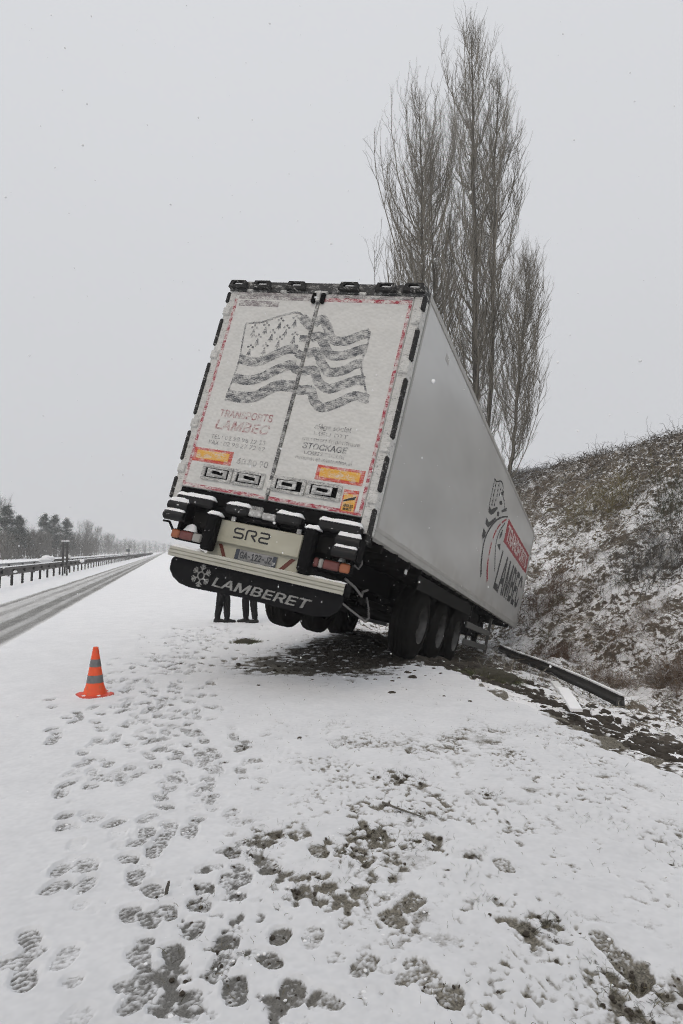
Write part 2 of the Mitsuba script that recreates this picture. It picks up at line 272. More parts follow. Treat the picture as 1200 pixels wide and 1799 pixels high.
def ground_col(p, n, uv):
    g = N(p.x * 130, p.y * 130, p.z * 60) * .5 + .3 * N(p.x * 48, p.y * 48, 1.) + .2 * N(p.x * 13, p.y * 13, 2.)
    soil = SS(.25, .9, p.x + .8 * (F(p.x * 1.3, p.y * 1.3, 4., 3) - .5))
    dark = MX(MX((.10, .098, .092), (.19, .187, .178), N(p.x * 210, p.y * 210, 3.)), MX((.075, .068, .054), (.24, .222, .185), N(p.x * 160, p.y * 160, 4.)), soil)
    white = MX((.60, .609, .624), (.75, .758, .772), .5 * F(p.x * 5, p.y * 5, 5., 3) + .5 * F(p.x * 38, p.y * 38, 3., 2))
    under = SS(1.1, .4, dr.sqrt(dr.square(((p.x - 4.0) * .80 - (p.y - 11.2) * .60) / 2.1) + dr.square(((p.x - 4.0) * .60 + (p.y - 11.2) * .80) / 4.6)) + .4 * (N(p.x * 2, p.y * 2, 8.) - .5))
    dark = MX(dark, MX((.014, .012, .010), (.040, .034, .026), N(p.x * 90, p.y * 90, 4.)), under)      # wheel mud, blackened so the trailer's shade is painted into its colour
    return MX(dark, white, SS(.0005, .0125, p.z + (g - .5) * .0115))
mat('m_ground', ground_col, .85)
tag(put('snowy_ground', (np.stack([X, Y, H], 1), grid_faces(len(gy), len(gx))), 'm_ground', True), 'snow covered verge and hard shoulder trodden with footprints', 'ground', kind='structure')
ROADK = [(-4.80, 1.0), (-4.72, .55), (-4.66, .20), (-4.55, .22), (-4.48, .62), (-4.20, .70), (-4.12, .42), (-3.95, .36), (-3.88, .62), (-3.58, .60), (-3.50, .12), (-3.22, .10), (-3.14, .45), (-3.02, .40), (-2.95, .12), (-2.78, .16), (-2.70, .55), (-2.64, 1.0)]
def road_col(p, n, uv):
    x = p.x + .05 * (N(p.x * .6, p.y * .35, 3.) - .5) + .025 * (N(p.x * 4, p.y * 2.2, 1.) - .5)
    c = mi.Float(1.0)
    for (a, u), (b, v) in zip(ROADK[:-1], ROADK[1:]): c = dr.select((x >= a) & (x < b), u + (v - u) * (x - a) / (b - a), c)
    c = c + .34 * (F(p.x * 7, p.y * 1.1, 2., 3) - .5) + .22 * (N(p.x * 40, p.y * 30, 1.) - .5)
    return MX((.125, .122, .112), (.70, .70, .695), dr.clip(c, 0, 1) ** 1.1)
mat('m_road', road_col, .55)
rx = np.linspace(-4.84, -2.62, 40); ry = np.concatenate([np.arange(-30, 60, .5), np.geomspace(60, 899, 120)])
RX, RY = np.meshgrid(rx, ry); RX, RY = RX.ravel(), RY.ravel()
rut = np.interp(RX, [k[0] for k in ROADK], [k[1] for k in ROADK])
RZ = .005 + .016 * rut + .004 * meshkit.noise(np.stack([RX * 4, RY * 1.2, 0 * RX], -1)); RZ = np.where((RX < -4.8) | (RX > -2.65), -.004, RZ)
tag(put('road', (np.stack([RX, RY, RZ], 1), grid_faces(len(ry), len(rx))), 'm_road', True), 'motorway lane of grey slush with dark parallel wheel tracks', 'road', kind='structure')

# the ditch and the embankment
hx = spread(3.05, 3.1, 20.5, 66, .085, lambda x: 1.1, lambda x: 1.15)
hy = spread(-6, 2.0, 26, 320, .09, lambda y: 1.12, lambda y: 1.02)
X, Y = np.meshgrid(hx, hy); X, Y = X.ravel(), Y.ravel()
P2 = np.stack([X, Y, 0 * X], -1)
lump = meshkit.fbm(P2 * V(1.5, 1.5, 1), 4, 41) - .5; fine = meshkit.fbm(P2 * 5.5, 3, 42) - .5
amp = sm(3.3, 5.0, X)
HZ = base(X, Y) + amp * (.56 * lump + .24 * fine) * (1 - .45 * sm(9.5, 6, X)) + (1 - amp) * .05 * fine - .02
ruts = mud_shade_mask(X, Y)
HZ -= (1 - sm(3.2, 3.75, X)) * .08
def hill_col(p, n, uv):
    q = F(p.x * 2.1, p.y * 2.1, p.z * 2.1, 3); s = N(p.x * 12, p.y * 12, p.z * 12); s2 = N(p.x * 33, p.y * 33, p.z * 33)
    brown = MX((.040, .032, .025), (.20, .168, .128), .55 * s + .45 * N(p.x * 5, p.y * 5, p.z * 5))
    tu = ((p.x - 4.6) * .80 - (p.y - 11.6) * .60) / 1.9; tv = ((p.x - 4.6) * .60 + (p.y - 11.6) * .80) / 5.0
    churned_shade = SS(1.1, .55, dr.sqrt(tu * tu + tv * tv) + .5 * (N(p.x * 1.7, p.y * 1.7, 6.) - .5))  # mud below the trailer, its dark tone also painting in the shade there
    mud = dr.maximum(SS(6.9, 4.9, p.x + 1.1 * (N(p.x * .9, p.y * .9, 2.) - .5)), churned_shade)
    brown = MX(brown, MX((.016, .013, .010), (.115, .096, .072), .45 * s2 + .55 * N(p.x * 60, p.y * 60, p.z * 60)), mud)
    up = SS(4.8, 2.0, p.z + 2.5 * (N(p.x * .35, p.y * .35, 3.) - .5))      # less snow lies in the thicket towards the top
    cov = 1.0 * (q - .5) + .68 * (s - .5) + .50 * (s2 - .5) + .55 * (n.z - .80) + .20 * up - .06 - .05 * mud - .50 * churned_shade
    return MX(brown, (.82, .825, .835), SS(-.06, .16, cov))
mat('m_hill', hill_col, .9, lambda p, n, uv: .05 * F(p.x * 13, p.y * 13, p.z * 13, 3))
tag(put('embankment', (np.stack([X, Y, HZ], 1), grid_faces(len(hy), len(hx))), 'm_hill', True), 'steep roadside embankment with ditch, dead grass and patchy snow', 'embankment', kind='structure')
def hz(x, y): return base(x, y)
from scipy.interpolate import RegularGridInterpolator
_hill = RegularGridInterpolator((hy, hx), HZ.reshape(len(hy), len(hx)), bounds_error=False, fill_value=None)
def ground_z(x, y): return _hill(np.stack([np.asarray(y, float), np.asarray(x, float)], -1))
def colored(groups):
    """[(mesh, colour or per-vertex colours)] -> mesh, colours"""
    m = cat([g[0] for g in groups]); c = np.vstack([np.broadcast_to(np.asarray(g[1], float), (len(g[0][0]), 3)) for g in groups])
    return m, c
def stems(rng, root, direction, length, sag, r, k=5, wob=.06, jitter=True):
    """curved stems: roots (n,3), unit directions (n,3), each falling over by sag * length"""
    n = len(root); s = np.linspace(0, 1, k)[None, :, None]
    P = root[:, None] + direction[:, None] * length[:, None, None] * s
    P[..., 2] -= (sag * length)[:, None] * s[..., 0] ** 2
    P += rng.normal(0, wob, (n, k, 3)) * length[:, None, None] * s
    R = r[:, None] * np.linspace(1, .35, k)[None]
    return tubes(P, R, 3), np.repeat(np.arange(n), k * 3)
def unit(v): return v / (np.linalg.norm(v, axis=-1, keepdims=True) + 1e-12)
rng = np.random.default_rng(7)
# dead brambles matted over the upper bank
def scatter_hill(n, x0, x1, y0, y1, pw=1.0):
    d = rng.uniform(0, 1, n) ** pw
    return rng.uniform(x0, x1, n), y0 + (y1 - y0) * d
n = 21000
x, y = scatter_hill(n, 10.5, 21.5, 5, 62, 1.5); x[:5200] = rng.uniform(17, 21.8, 5200)
keep = sm(2.0, 5.2, ground_z(x, y) + 2.4 * (meshkit.noise(np.stack([x * .35, y * .35, 0 * x], -1)) - .5)) > rng.uniform(0, 1, n) * .85
x, y = x[keep], y[keep]; n = len(x)
az = rng.uniform(0, 2 * np.pi, n); el = rng.uniform(.15, 1.25, n)
dirs = np.stack([np.cos(az) * np.cos(el), np.sin(az) * np.cos(el), np.sin(el)], 1)
ln = rng.uniform(.35, 1.25, n); m, own = stems(rng, np.stack([x, y, ground_z(x, y) - .05], 1), dirs, ln, rng.uniform(.35, .95, n), rng.uniform(.006, .013, n), 5, .08)
pal = np.array([(.095, .086, .075), (.165, .152, .135), (.055, .048, .042), (.30, .285, .255), (.115, .09, .072), (.50, .495, .49)])
cb = pal[rng.choice(6, n, p=[.25, .22, .2, .16, .06, .11])] * rng.uniform(.7, 1.3, (n, 1))
groups = [(m, cb[own])]
n = 900; x, y = rng.uniform(18.2, 21.5, n), 6 + 50 * rng.uniform(0, 1, n) ** 1.4; az = rng.uniform(0, 2 * np.pi, n); el = rng.uniform(.5, 1.45, n)
m, own = stems(rng, np.stack([x, y, ground_z(x, y) - .05], 1), np.stack([np.cos(az) * np.cos(el), np.sin(az) * np.cos(el), np.sin(el)], 1), rng.uniform(.8, 1.9, n), rng.uniform(.3, .85, n), rng.uniform(.007, .013, n), 7, .045)
groups.append((m, np.array([(.085, .072, .060), (.14, .122, .10), (.06, .05, .043)])[rng.choice(3, n)][own]))
# shrivelled leaves and crumbs of snow caught in them
nl = 46000
x, y = scatter_hill(nl, 10.2, 21.8, 5, 62, 1.5); z = ground_z(x, y); keep = sm(1.6, 5.0, z) > rng.uniform(0, 1, nl) * .9; x, y, z = x[keep], y[keep], z[keep]; nl = len(x)
c = np.stack([x, y, z + rng.uniform(0, .45, nl) ** 1.3], 1); a = unit(rng.normal(size=(nl, 3))); b = unit(np.cross(a, rng.normal(size=(nl, 3)))); sz = rng.uniform(.018, .055, nl)[:, None]
lv = np.stack([c - a * sz, c + b * sz * .55, c + a * sz, c - b * sz * .55], 1).reshape(-1, 3); f0 = np.arange(nl)[:, None] * 4
lf = np.vstack([f0 + [0, 1, 2], f0 + [0, 2, 3]])
lc = np.array([(.060, .052, .045), (.135, .12, .104), (.034, .030, .026), (.66, .67, .68)])[rng.choice(4, nl, p=[.32, .20, .27, .21])]
groups.append(((lv, lf), np.repeat(lc, 4, 0)))
m, col = colored(groups)
tag(put('bramble_thicket', m, 'm_plant', False, color=col), 'tangled leafless brambles covering the upper part of the embankment', 'brambles', kind='stuff')
# flattened straw-coloured grass on the lower bank and in the ditch
n = 30000
x, y = scatter_hill(n, 3.7, 15.5, 3.2, 40, 1.35)
cl = meshkit.fbm(np.stack([x * .9, y * .9, 0 * x], -1), 3, 51)
keep = (cl + rng.normal(0, .07, n) > .43) & ((x > 5.2) | (rng.uniform(0, 1, n) < .40)); x, y = x[keep], y[keep]; n = len(x)
az = -.35 + np.pi * (meshkit.noise(np.stack([x * .5, y * .5, 0 * x + 9], -1)) - .5) * 1.6 + np.pi + rng.normal(0, .5, n); el = rng.uniform(.05, .95, n)
dirs = np.stack([np.cos(az) * np.cos(el), np.sin(az) * np.cos(el), np.sin(el) - .12], 1)
ln = rng.uniform(.16, .62, n) * np.where(x < 6, .5, 1); m, own = stems(rng, np.stack([x, y, ground_z(x, y) - .02], 1), unit(dirs), ln, rng.uniform(.1, .7, n), rng.uniform(.003, .0075, n), 4, .05)
pal = np.array([(.23, .195, .145), (.135, .112, .084), (.36, .325, .26), (.08, .068, .05), (.64, .645, .65), (.11, .12, .06)])
cb = pal[rng.choice(6, n, p=[.22, .22, .17, .15, .19, .05])] * rng.uniform(.75, 1.25, (n, 1))
tag(put('dead_grass', m, 'm_plant', False, color=cb[own]), 'flattened dead grass half buried in snow on the lower bank and ditch', 'grass', kind='stuff')
# tussocks that give the bank its lumpy look
n = 620; x, y = scatter_hill(n, 6.6, 18, 4.5, 40, 1.3); cnt = 44; own0 = np.repeat(np.arange(n), cnt); N_ = n * cnt
xx, yy = x[own0] + rng.normal(0, .07, N_), y[own0] + rng.normal(0, .10, N_); az = rng.uniform(0, 2 * np.pi, N_); el = rng.uniform(.15, 1.2, N_)
dirs = unit(np.stack([np.cos(az) * np.cos(el) - .35, np.sin(az) * np.cos(el), np.sin(el)], 1)); ln = rng.uniform(.25, .62, N_) * rng.uniform(.6, 1.5, n)[own0]
m, own = stems(rng, np.stack([xx, yy, ground_z(xx, yy) - .03], 1), dirs, ln, rng.uniform(.2, 1.1, N_), rng.uniform(.004, .0085, N_), 4, .05)
tc = np.array([(.155, .120, .080), (.225, .180, .122), (.090, .066, .046), (.125, .112, .062), (.30, .25, .18)])[rng.choice(5, n, p=[.3, .22, .25, .1, .13])]; cb = tc[own0] * rng.uniform(.55, 1.4, (N_, 1)); cb[rng.uniform(0, 1, N_) < .17] = (.62, .63, .64)
tag(put('grass_tussocks', m, 'm_plant', False, color=cb[own]), 'drooping brown grass tussocks dotted over the snowy bank', 'grass', kind='stuff')
def shrub(key, px, py, n, length, spread_, colors, rad, label, cat_='shrub', group=None, sag=.25, lean=(0, 0, 0), snow=.06, wide=.18):
    r = np.random.default_rng(abs(hash((px, py))) % 9973 if False else int(px * 131 + py * 977))
    rx_, ry_ = px + r.normal(0, wide, n), py + r.normal(0, wide, n)
    az, el = r.uniform(0, 2 * np.pi, n), np.pi / 2 - np.abs(r.normal(0, spread_, n))
    d = unit(np.stack([np.cos(az) * np.cos(el), np.sin(az) * np.cos(el), np.sin(el)], 1) + V(*lean))
    L = length * r.uniform(.5, 1.15, n); root = np.stack([rx_, ry_, ground_z(rx_, ry_) - .04], 1)
    m, own = stems(r, root, d, L, r.uniform(.3, 1.6, n) * sag, r.uniform(.7, 1.3, n) * rad, 6, .045)
    # side twigs
    k = n * 4; pick = r.integers(0, n, k); s = r.uniform(.35, 1, k)
    start = root[pick] + d[pick] * (L[pick] * s)[:, None]; start[:, 2] -= sag * L[pick] * s ** 2
    d2 = unit(d[pick] + r.normal(0, .55, (k, 3)))
    m2, own2 = stems(r, start, d2, L[pick] * r.uniform(.15, .4, k), r.uniform(0, .4, k), r.uniform(.5, .9, k) * rad * .7, 3, .05)
    pc = np.array(colors); ca = pc[r.choice(len(pc), n)] * r.uniform(.7, 1.3, (n, 1)); c2 = pc[r.choice(len(pc), k)] * r.uniform(.7, 1.3, (k, 1))
    c2[r.uniform(0, 1, k) < snow] = (.7, .7, .71)
    mm, cc = colored([(m, ca[own]), (m2, c2[own2])])
    return tag(put(key, mm, 'm_plant', False, color=cc), label, cat_, group)
OLIVE = [(.20, .17, .075), (.15, .125, .055), (.25, .21, .11), (.10, .085, .045)]
DARK = [(.05, .048, .042), (.075, .07, .06), (.10, .095, .085), (.035, .033, .03)]
GREEN = [(.055, .062, .032), (.075, .08, .045), (.04, .045, .026), (.10, .095, .06)]
BROWN = [(.13, .085, .055), (.18, .125, .085), (.09, .06, .042), (.22, .165, .12)]
RED = [(.075, .040, .026), (.11, .06, .038), (.055, .03, .02), (.14, .085, .055)]
shrub('shrub', 14.66, 18.95, 150, 1.35, .55, OLIVE, .007, 'olive yellow broom bush in the middle of the bank below the brambles', wide=.5)
shrub('shrub', 14.3, 20.6, 120, 1.1, .6, OLIVE, .006, 'low olive bush on the bank left of the yellow broom bush', wide=.5)
shrub('shrub', 12.35, 14.5, 260, 1.55, .62, DARK, .0055, 'big dark grey leafless bush at the right edge of the bank', wide=.55)
shrub('shrub', 14.4, 15.9, 170, 1.2, .6, GREEN, .006, 'dark green bush high on the bank at the right picture edge', wide=.4)
shrub('grass_clump', 9.35, 10.5, 520, .95, .85, BROWN, .0035, 'large brown clump of dead grass at the foot of the bank, right picture edge', 'grass clump', sag=.45, lean=(-.3, -.2, 0), wide=.32)
shrub('grass_clump', 8.3, 11.1, 300, .62, .75, BROWN, .003, 'brown dead grass clump right behind the thrown off rail', 'grass clump', sag=.5, wide=.22)
shrub('grass_clump', 8.9, 13.7, 260, .75, .7, RED, .0035, 'reddish brown grass clump in the ditch between the trailer nose and the rail', 'grass clump', sag=.5, wide=.25)
shrub('shrub', 10.6, 17.4, 200, 1.0, .8, RED, .006, 'dark reddish brush crushed against the front corner of the trailer', sag=.4, wide=.45)
shrub('shrub', 11.6, 17.6, 160, 1.0, .7, BROWN, .0045, 'brown bush on the lower bank right of the lettering on the trailer side', sag=.4, wide=.45)
shrub('grass_clump', 10.4, 12.8, 240, .8, .9, BROWN, .003, 'bent over tawny grass clump on the snowy lower bank above the end of the rail', 'grass clump', sag=.6, lean=(-.5, 0, 0), wide=.5)

# loose soil, mud clods and grass poking through the snow
def clods(n, fn, smin, smax, sub=1):
    xs, ys = fn(n); zs = np.where(xs < 3.6, .004, 0) + np.where(xs >= 3.6, ground_z(xs, ys), 0)
    return blobs(rng, np.stack([xs, ys, zs], 1), smin + (smax - smin) * rng.uniform(0, 1, len(xs)) ** 2, .7, sub)
def near_mud(n):
    a = rng.uniform(0, 2 * np.pi, n); r = np.abs(rng.normal(0, .55, n)); return 2.9 + 2.6 * r * np.cos(a) * .8 + .6 * r * np.sin(a), 9.2 + 2.6 * r * np.sin(a) * .8 - .8 * r * np.cos(a)
def edge_mud(n): y = rng.uniform(3.0, 10.5, n); return 3.85 + np.abs(rng.normal(0, .85, n)) + .25 * np.sin(y * 2), y
def verge(n):
    i = rng.integers(0, len(DP), n); d = np.array(DP)[i]; return d[:, 0] + rng.normal(0, .8, n) * d[:, 2], d[:, 1] + rng.normal(0, .8, n) * d[:, 2]
def specks(n): y = 2.0 + 7.5 * rng.uniform(0, 1, n) ** 1.6; return rng.uniform(.1, 3.75, n), y
m = cat([clods(1100, near_mud, .006, .034), clods(60, near_mud, .02, .060), clods(2200, edge_mud, .007, .060), clods(700, verge, .003, .014), clods(4200, specks, .0018, .010, 0)])
tag(put('soil_crumbs', m, 'm_soil', 30), 'dark crumbs of soil and mud thrown over the snow', 'soil', kind='stuff')
def snow_lumps(n):
    i = rng.integers(0, len(FP), n); f = np.array(FP)[i]; return f[:, 0] + rng.normal(0, .14, n), f[:, 1] + rng.normal(0, .14, n)
xs, ys = snow_lumps(300)
m = [blobs(rng, np.stack([xs, ys, 0 * xs + .014], 1), rng.uniform(.003, .009, len(xs)), .6, 1)]
xs, ys = edge_mud(260); m.append(blobs(rng, np.stack([xs, ys, ground_z(xs, ys)], 1), rng.uniform(.008, .040, len(xs)), .45, 2))
tag(put('snow_crumbs', cat(m), 'm_snow', 40), 'small kicked up lumps of snow lying between the footprints', 'snow', kind='stuff')
# short blades in the bare patches
n = 2600; i = rng.integers(0, len(DP), n); d = np.array(DP)[i]; x = d[:, 0] + rng.normal(0, .75, n) * d[:, 2]; y = d[:, 1] + rng.normal(0, .75, n) * d[:, 2]
xe, ye = rng.uniform(.3, 3.75, 2600), 2.0 + 7 * rng.uniform(0, 1, 2600) ** 1.5; x, y = np.append(x, xe), np.append(y, ye); n = len(x)
az, el = rng.uniform(0, 2 * np.pi, n), rng.uniform(.1, 1.1, n)
m, own = stems(rng, np.stack([x, y, 0 * x + .004], 1), np.stack([np.cos(az) * np.cos(el), np.sin(az) * np.cos(el), np.sin(el)], 1), rng.uniform(.02, .06, n), rng.uniform(0, .6, n), rng.uniform(.0008, .0018, n), 4)
cb = np.array([(.05, .05, .028), (.10, .09, .055), (.04, .034, .024), (.16, .14, .09)])[rng.choice(4, n)]
tag(put('grass_blades', m, 'm_plant', False, color=cb[own]), 'short grass blades poking through the trodden snow', 'grass', kind='stuff')
def tuft(px, py, n, rad, L, label):
    r = np.random.default_rng(int(px * 77 + py * 13)); a, q = r.uniform(0, 2 * np.pi, n), rad * np.sqrt(r.uniform(0, 1, n))
    xx, yy = px + q * np.cos(a), py + q * np.sin(a) * .8; zz = np.maximum(np.where(xx < 3.5, 0.0, ground_z(xx, yy)), -2) + .10 * rad * 4 * (1 - (q / rad) ** 2) * .4
    el = r.uniform(.2, 1.2, n); d = np.stack([np.cos(a) * np.cos(el), np.sin(a) * np.cos(el), np.sin(el)], 1)
    m, own = stems(r, np.stack([xx, yy, zz - .02], 1), d, L * r.uniform(.5, 1.2, n), r.uniform(.1, .7, n), r.uniform(.002, .004, n), 4)
    c = np.array([(.10, .115, .045), (.06, .075, .03), (.15, .14, .07), (.05, .045, .03)])[r.choice(4, n)]
    soil = blobs(r, [V(px, py, float(zz.mean()) - .03)], [rad * .85], .35, 2)
    mm, cc = colored([(m, c[own]), (soil, (.05, .045, .03))])
    tag(put('grass_tuft', mm, 'm_plant', False, color=cc), label, 'grass tuft')
tuft(1.33, 11.5, 420, .26, .13, 'small green grass tuft alone on the snow left of the muddy patch')
tuft(4.30, 8.30, 700, .42, .18, 'large mossy green grass sod torn up beside the right wheels')
# the twigs and sticks lying on the snow
def stick(pts, r, label):
    tag(put('stick', tube(pts, r, 6), 'm_bark', 40), label, 'stick')
stick([(1.33, 4.02, .02), (1.40, 3.86, .026), (1.50, 3.72, .022)], [.006, .006, .003], 'dark stick lying in the mud patch in the middle of the verge')
stick([(.015, 3.22, .012), (.02, 3.21, .05), (.028, 3.20, .085)], [.008, .009, .006], 'short dark stub of wood standing in the snow among the footprints')

# ---------------------------------------------------------------- median guard rails, signs, traffic
WB = [(-.155, 0), (-.13, .03), (-.085, .035), (-.05, .0), (-.02, -.03), (.02, -.03), (.05, 0), (.085, .035), (.13, .03), (.155, 0)]
def wbeam(x, zc, y0, y1, side, H2=.155):
    z = np.array([a for a, b in WB]) * H2 / .155; o = np.array([b for a, b in WB]) * side
    ys = np.linspace(y0, y1, max(2, int((y1 - y0) / 8))); v = np.concatenate([np.stack([x + o, 0 * z + yy, zc + z], 1) for yy in ys] + [np.stack([x + o - side * .006, 0 * z + yy, zc + z], 1) for yy in ys])
    k, m_ = len(z), len(ys); f = grid_faces(m_, k); return v, np.vstack([f, f[:, ::-1] + k * m_])
def guard_rail(key, x, y0, y1, top, step, width, side, label, mrail, mpost, n_parts=140):
    key = numbered(key); tag(key, label, 'guard rail')
    scene[f'{key}__rail'] = mikit.ply(wbeam(x, top - width / 2, y0, y1, side, width / 2), mrail, smooth=35)
    ys = np.arange(y0, y1, 6.0); r = np.random.default_rng(5)
    cap = cat([box(x - .05, x + .05, a, min(a + 6.0, y1), top, top + .035 + .02 * r.uniform(), .012) for a in ys]); scene[f'{key}__snow'] = mikit.ply(cap, 'm_snow')
    for i, yy in enumerate(np.arange(y0 + .7, y1, step)[:n_parts]):
        scene[f'{key}__post' + (f'_{i:03d}' if i else '')] = mikit.ply(cat([box(x - side * .07 - .05, x - side * .07 + .05, yy - .055, yy + .055, -.05, top - .06, .008), box(x - .06, x + .06, yy - .05, yy + .05, top - width * .75, top - width * .3)]), mpost)
    return key
guard_rail('guard_rail', -6.85, 14, 330, .88, 2.3, .36, 1, 'long dark brown guard rail on close set posts along the near side of the median', 'm_rail_brown', 'm_post')
guard_rail('guard_rail', -9.6, 20, 330, .84, 4.0, .30, -1, 'pale snow capped guard rail along the far side of the median', 'm_zinc', 'm_post', 70)
def road_sign(x, y, h, panels, label, capped):
    key = numbered('road_sign'); tag(key, label, 'road sign')
    for k, px in enumerate(panels):
        s = f'_{k:03d}' if k else ''
        scene[f'{key}__post{s}'] = mikit.ply(box(x + px - .045, x + px + .045, y - .04, y + .04, -.05, h - .02, .008), 'm_zinc_dark')
        scene[f'{key}__panel{s}'] = mikit.ply(box(x + px - .065, x + px + .065, y - .075, y - .045, h * .38, h, .008), 'm_zinc_dark')
    scene[f'{key}__snow'] = mikit.ply(blobs(np.random.default_rng(3), [V(x + p + q, y - .04, h + .03) for p in panels for q in (-.05, .05)], [.075 * capped] * 2 * len(panels), .7, 2), 'm_snow', smooth=True)
road_sign(-6.35, 45.3, 2.2, (-.15, .10), 'dark twin post road sign with snow on top, nearest of the median signs', 1.0)
road_sign(-6.25, 114, 2.7, (0,), 'slim dark sign post in the median, second in the distance', .8)
road_sign(-6.2, 190, 2.8, (0,), 'slim dark sign post farthest along the median', .6)
key = tag('median_barrier', 'low dark barrier section with a white capped end post behind the nearest road sign', 'barrier')
scene['median_barrier__beam'] = mikit.ply(box(-8.45, -8.3, 52, 62, .80, .98, .02), 'm_zinc_dark')
scene['median_barrier__end_post'] = mikit.ply(box(-8.5, -8.25, 61.6, 61.9, -.05, 1.02, .02), 'm_post')
scene['median_barrier__end_cap'] = mikit.ply(box(-8.5, -8.2, 61.45, 61.6, .85, 1.25, .04), 'm_white')
scene['median_barrier__snow'] = mikit.ply(blobs(np.random.default_rng(8), [V(-8.38, 50 + k * .9, .95 + .12 * (k % 2)) for k in range(4)], [.34, .4, .36, .3], .6, 2), 'm_snow', smooth=True)
def van(x, y, label):
    key = numbered('van'); tag(key, label, 'van')
    side_p = Polygon([(-2.6, .35), (2.55, .35), (2.6, 1.0), (1.75, 1.25), (1.15, 2.35), (-2.5, 2.45), (-2.6, 1.6)]).buffer(-.06).buffer(.06)
    v, f = extr(side_p, 1.9); rot = lambda v: np.stack([v[:, 2] - .95 + x, -v[:, 0] + y, v[:, 1]], 1)
    scene[key + '__body'] = mikit.ply((rot(v), f), 'm_white', smooth=30)
    v, f = extr(Polygon([(1.70, 1.30), (1.80, 1.31), (1.22, 2.28), (1.12, 2.27)]), 1.6); v[:, 2] += .15
    scene[key + '__windscreen'] = mikit.ply((rot(v), f), 'm_glass_dark')
    scene[key + '__snow'] = mikit.ply(box(x - .85, x + .85, y - 1.0, y + 2.4, 2.40, 2.55, .05), 'm_snow')
    for i, (a, b) in enumerate(((-.7, -1.6), (.7, -1.6), (-.7, 1.6), (.7, 1.6))):
        w = lathe([(-.12, .02), (-.12, .33), (.12, .33), (.12, .02)], 'x', 20); scene[key + '__wheel' + (f'_{i:03d}' if i else '')] = mikit.ply((w[0] + V(x + a * 1.2, y + b, .33), w[1]), 'm_tyre')
    for i, a in enumerate((-.7, .7)):
        scene[key + '__headlight' + (f'_{i:03d}' if i else '')] = mikit.ply(box(x + a - .16, x + a + .16, y - 2.66, y - 2.5, .75, .98, .03), 'm_lamp_clear')
van(-13.2, 236, 'white van far off on the opposite carriageway beyond the guard rails')

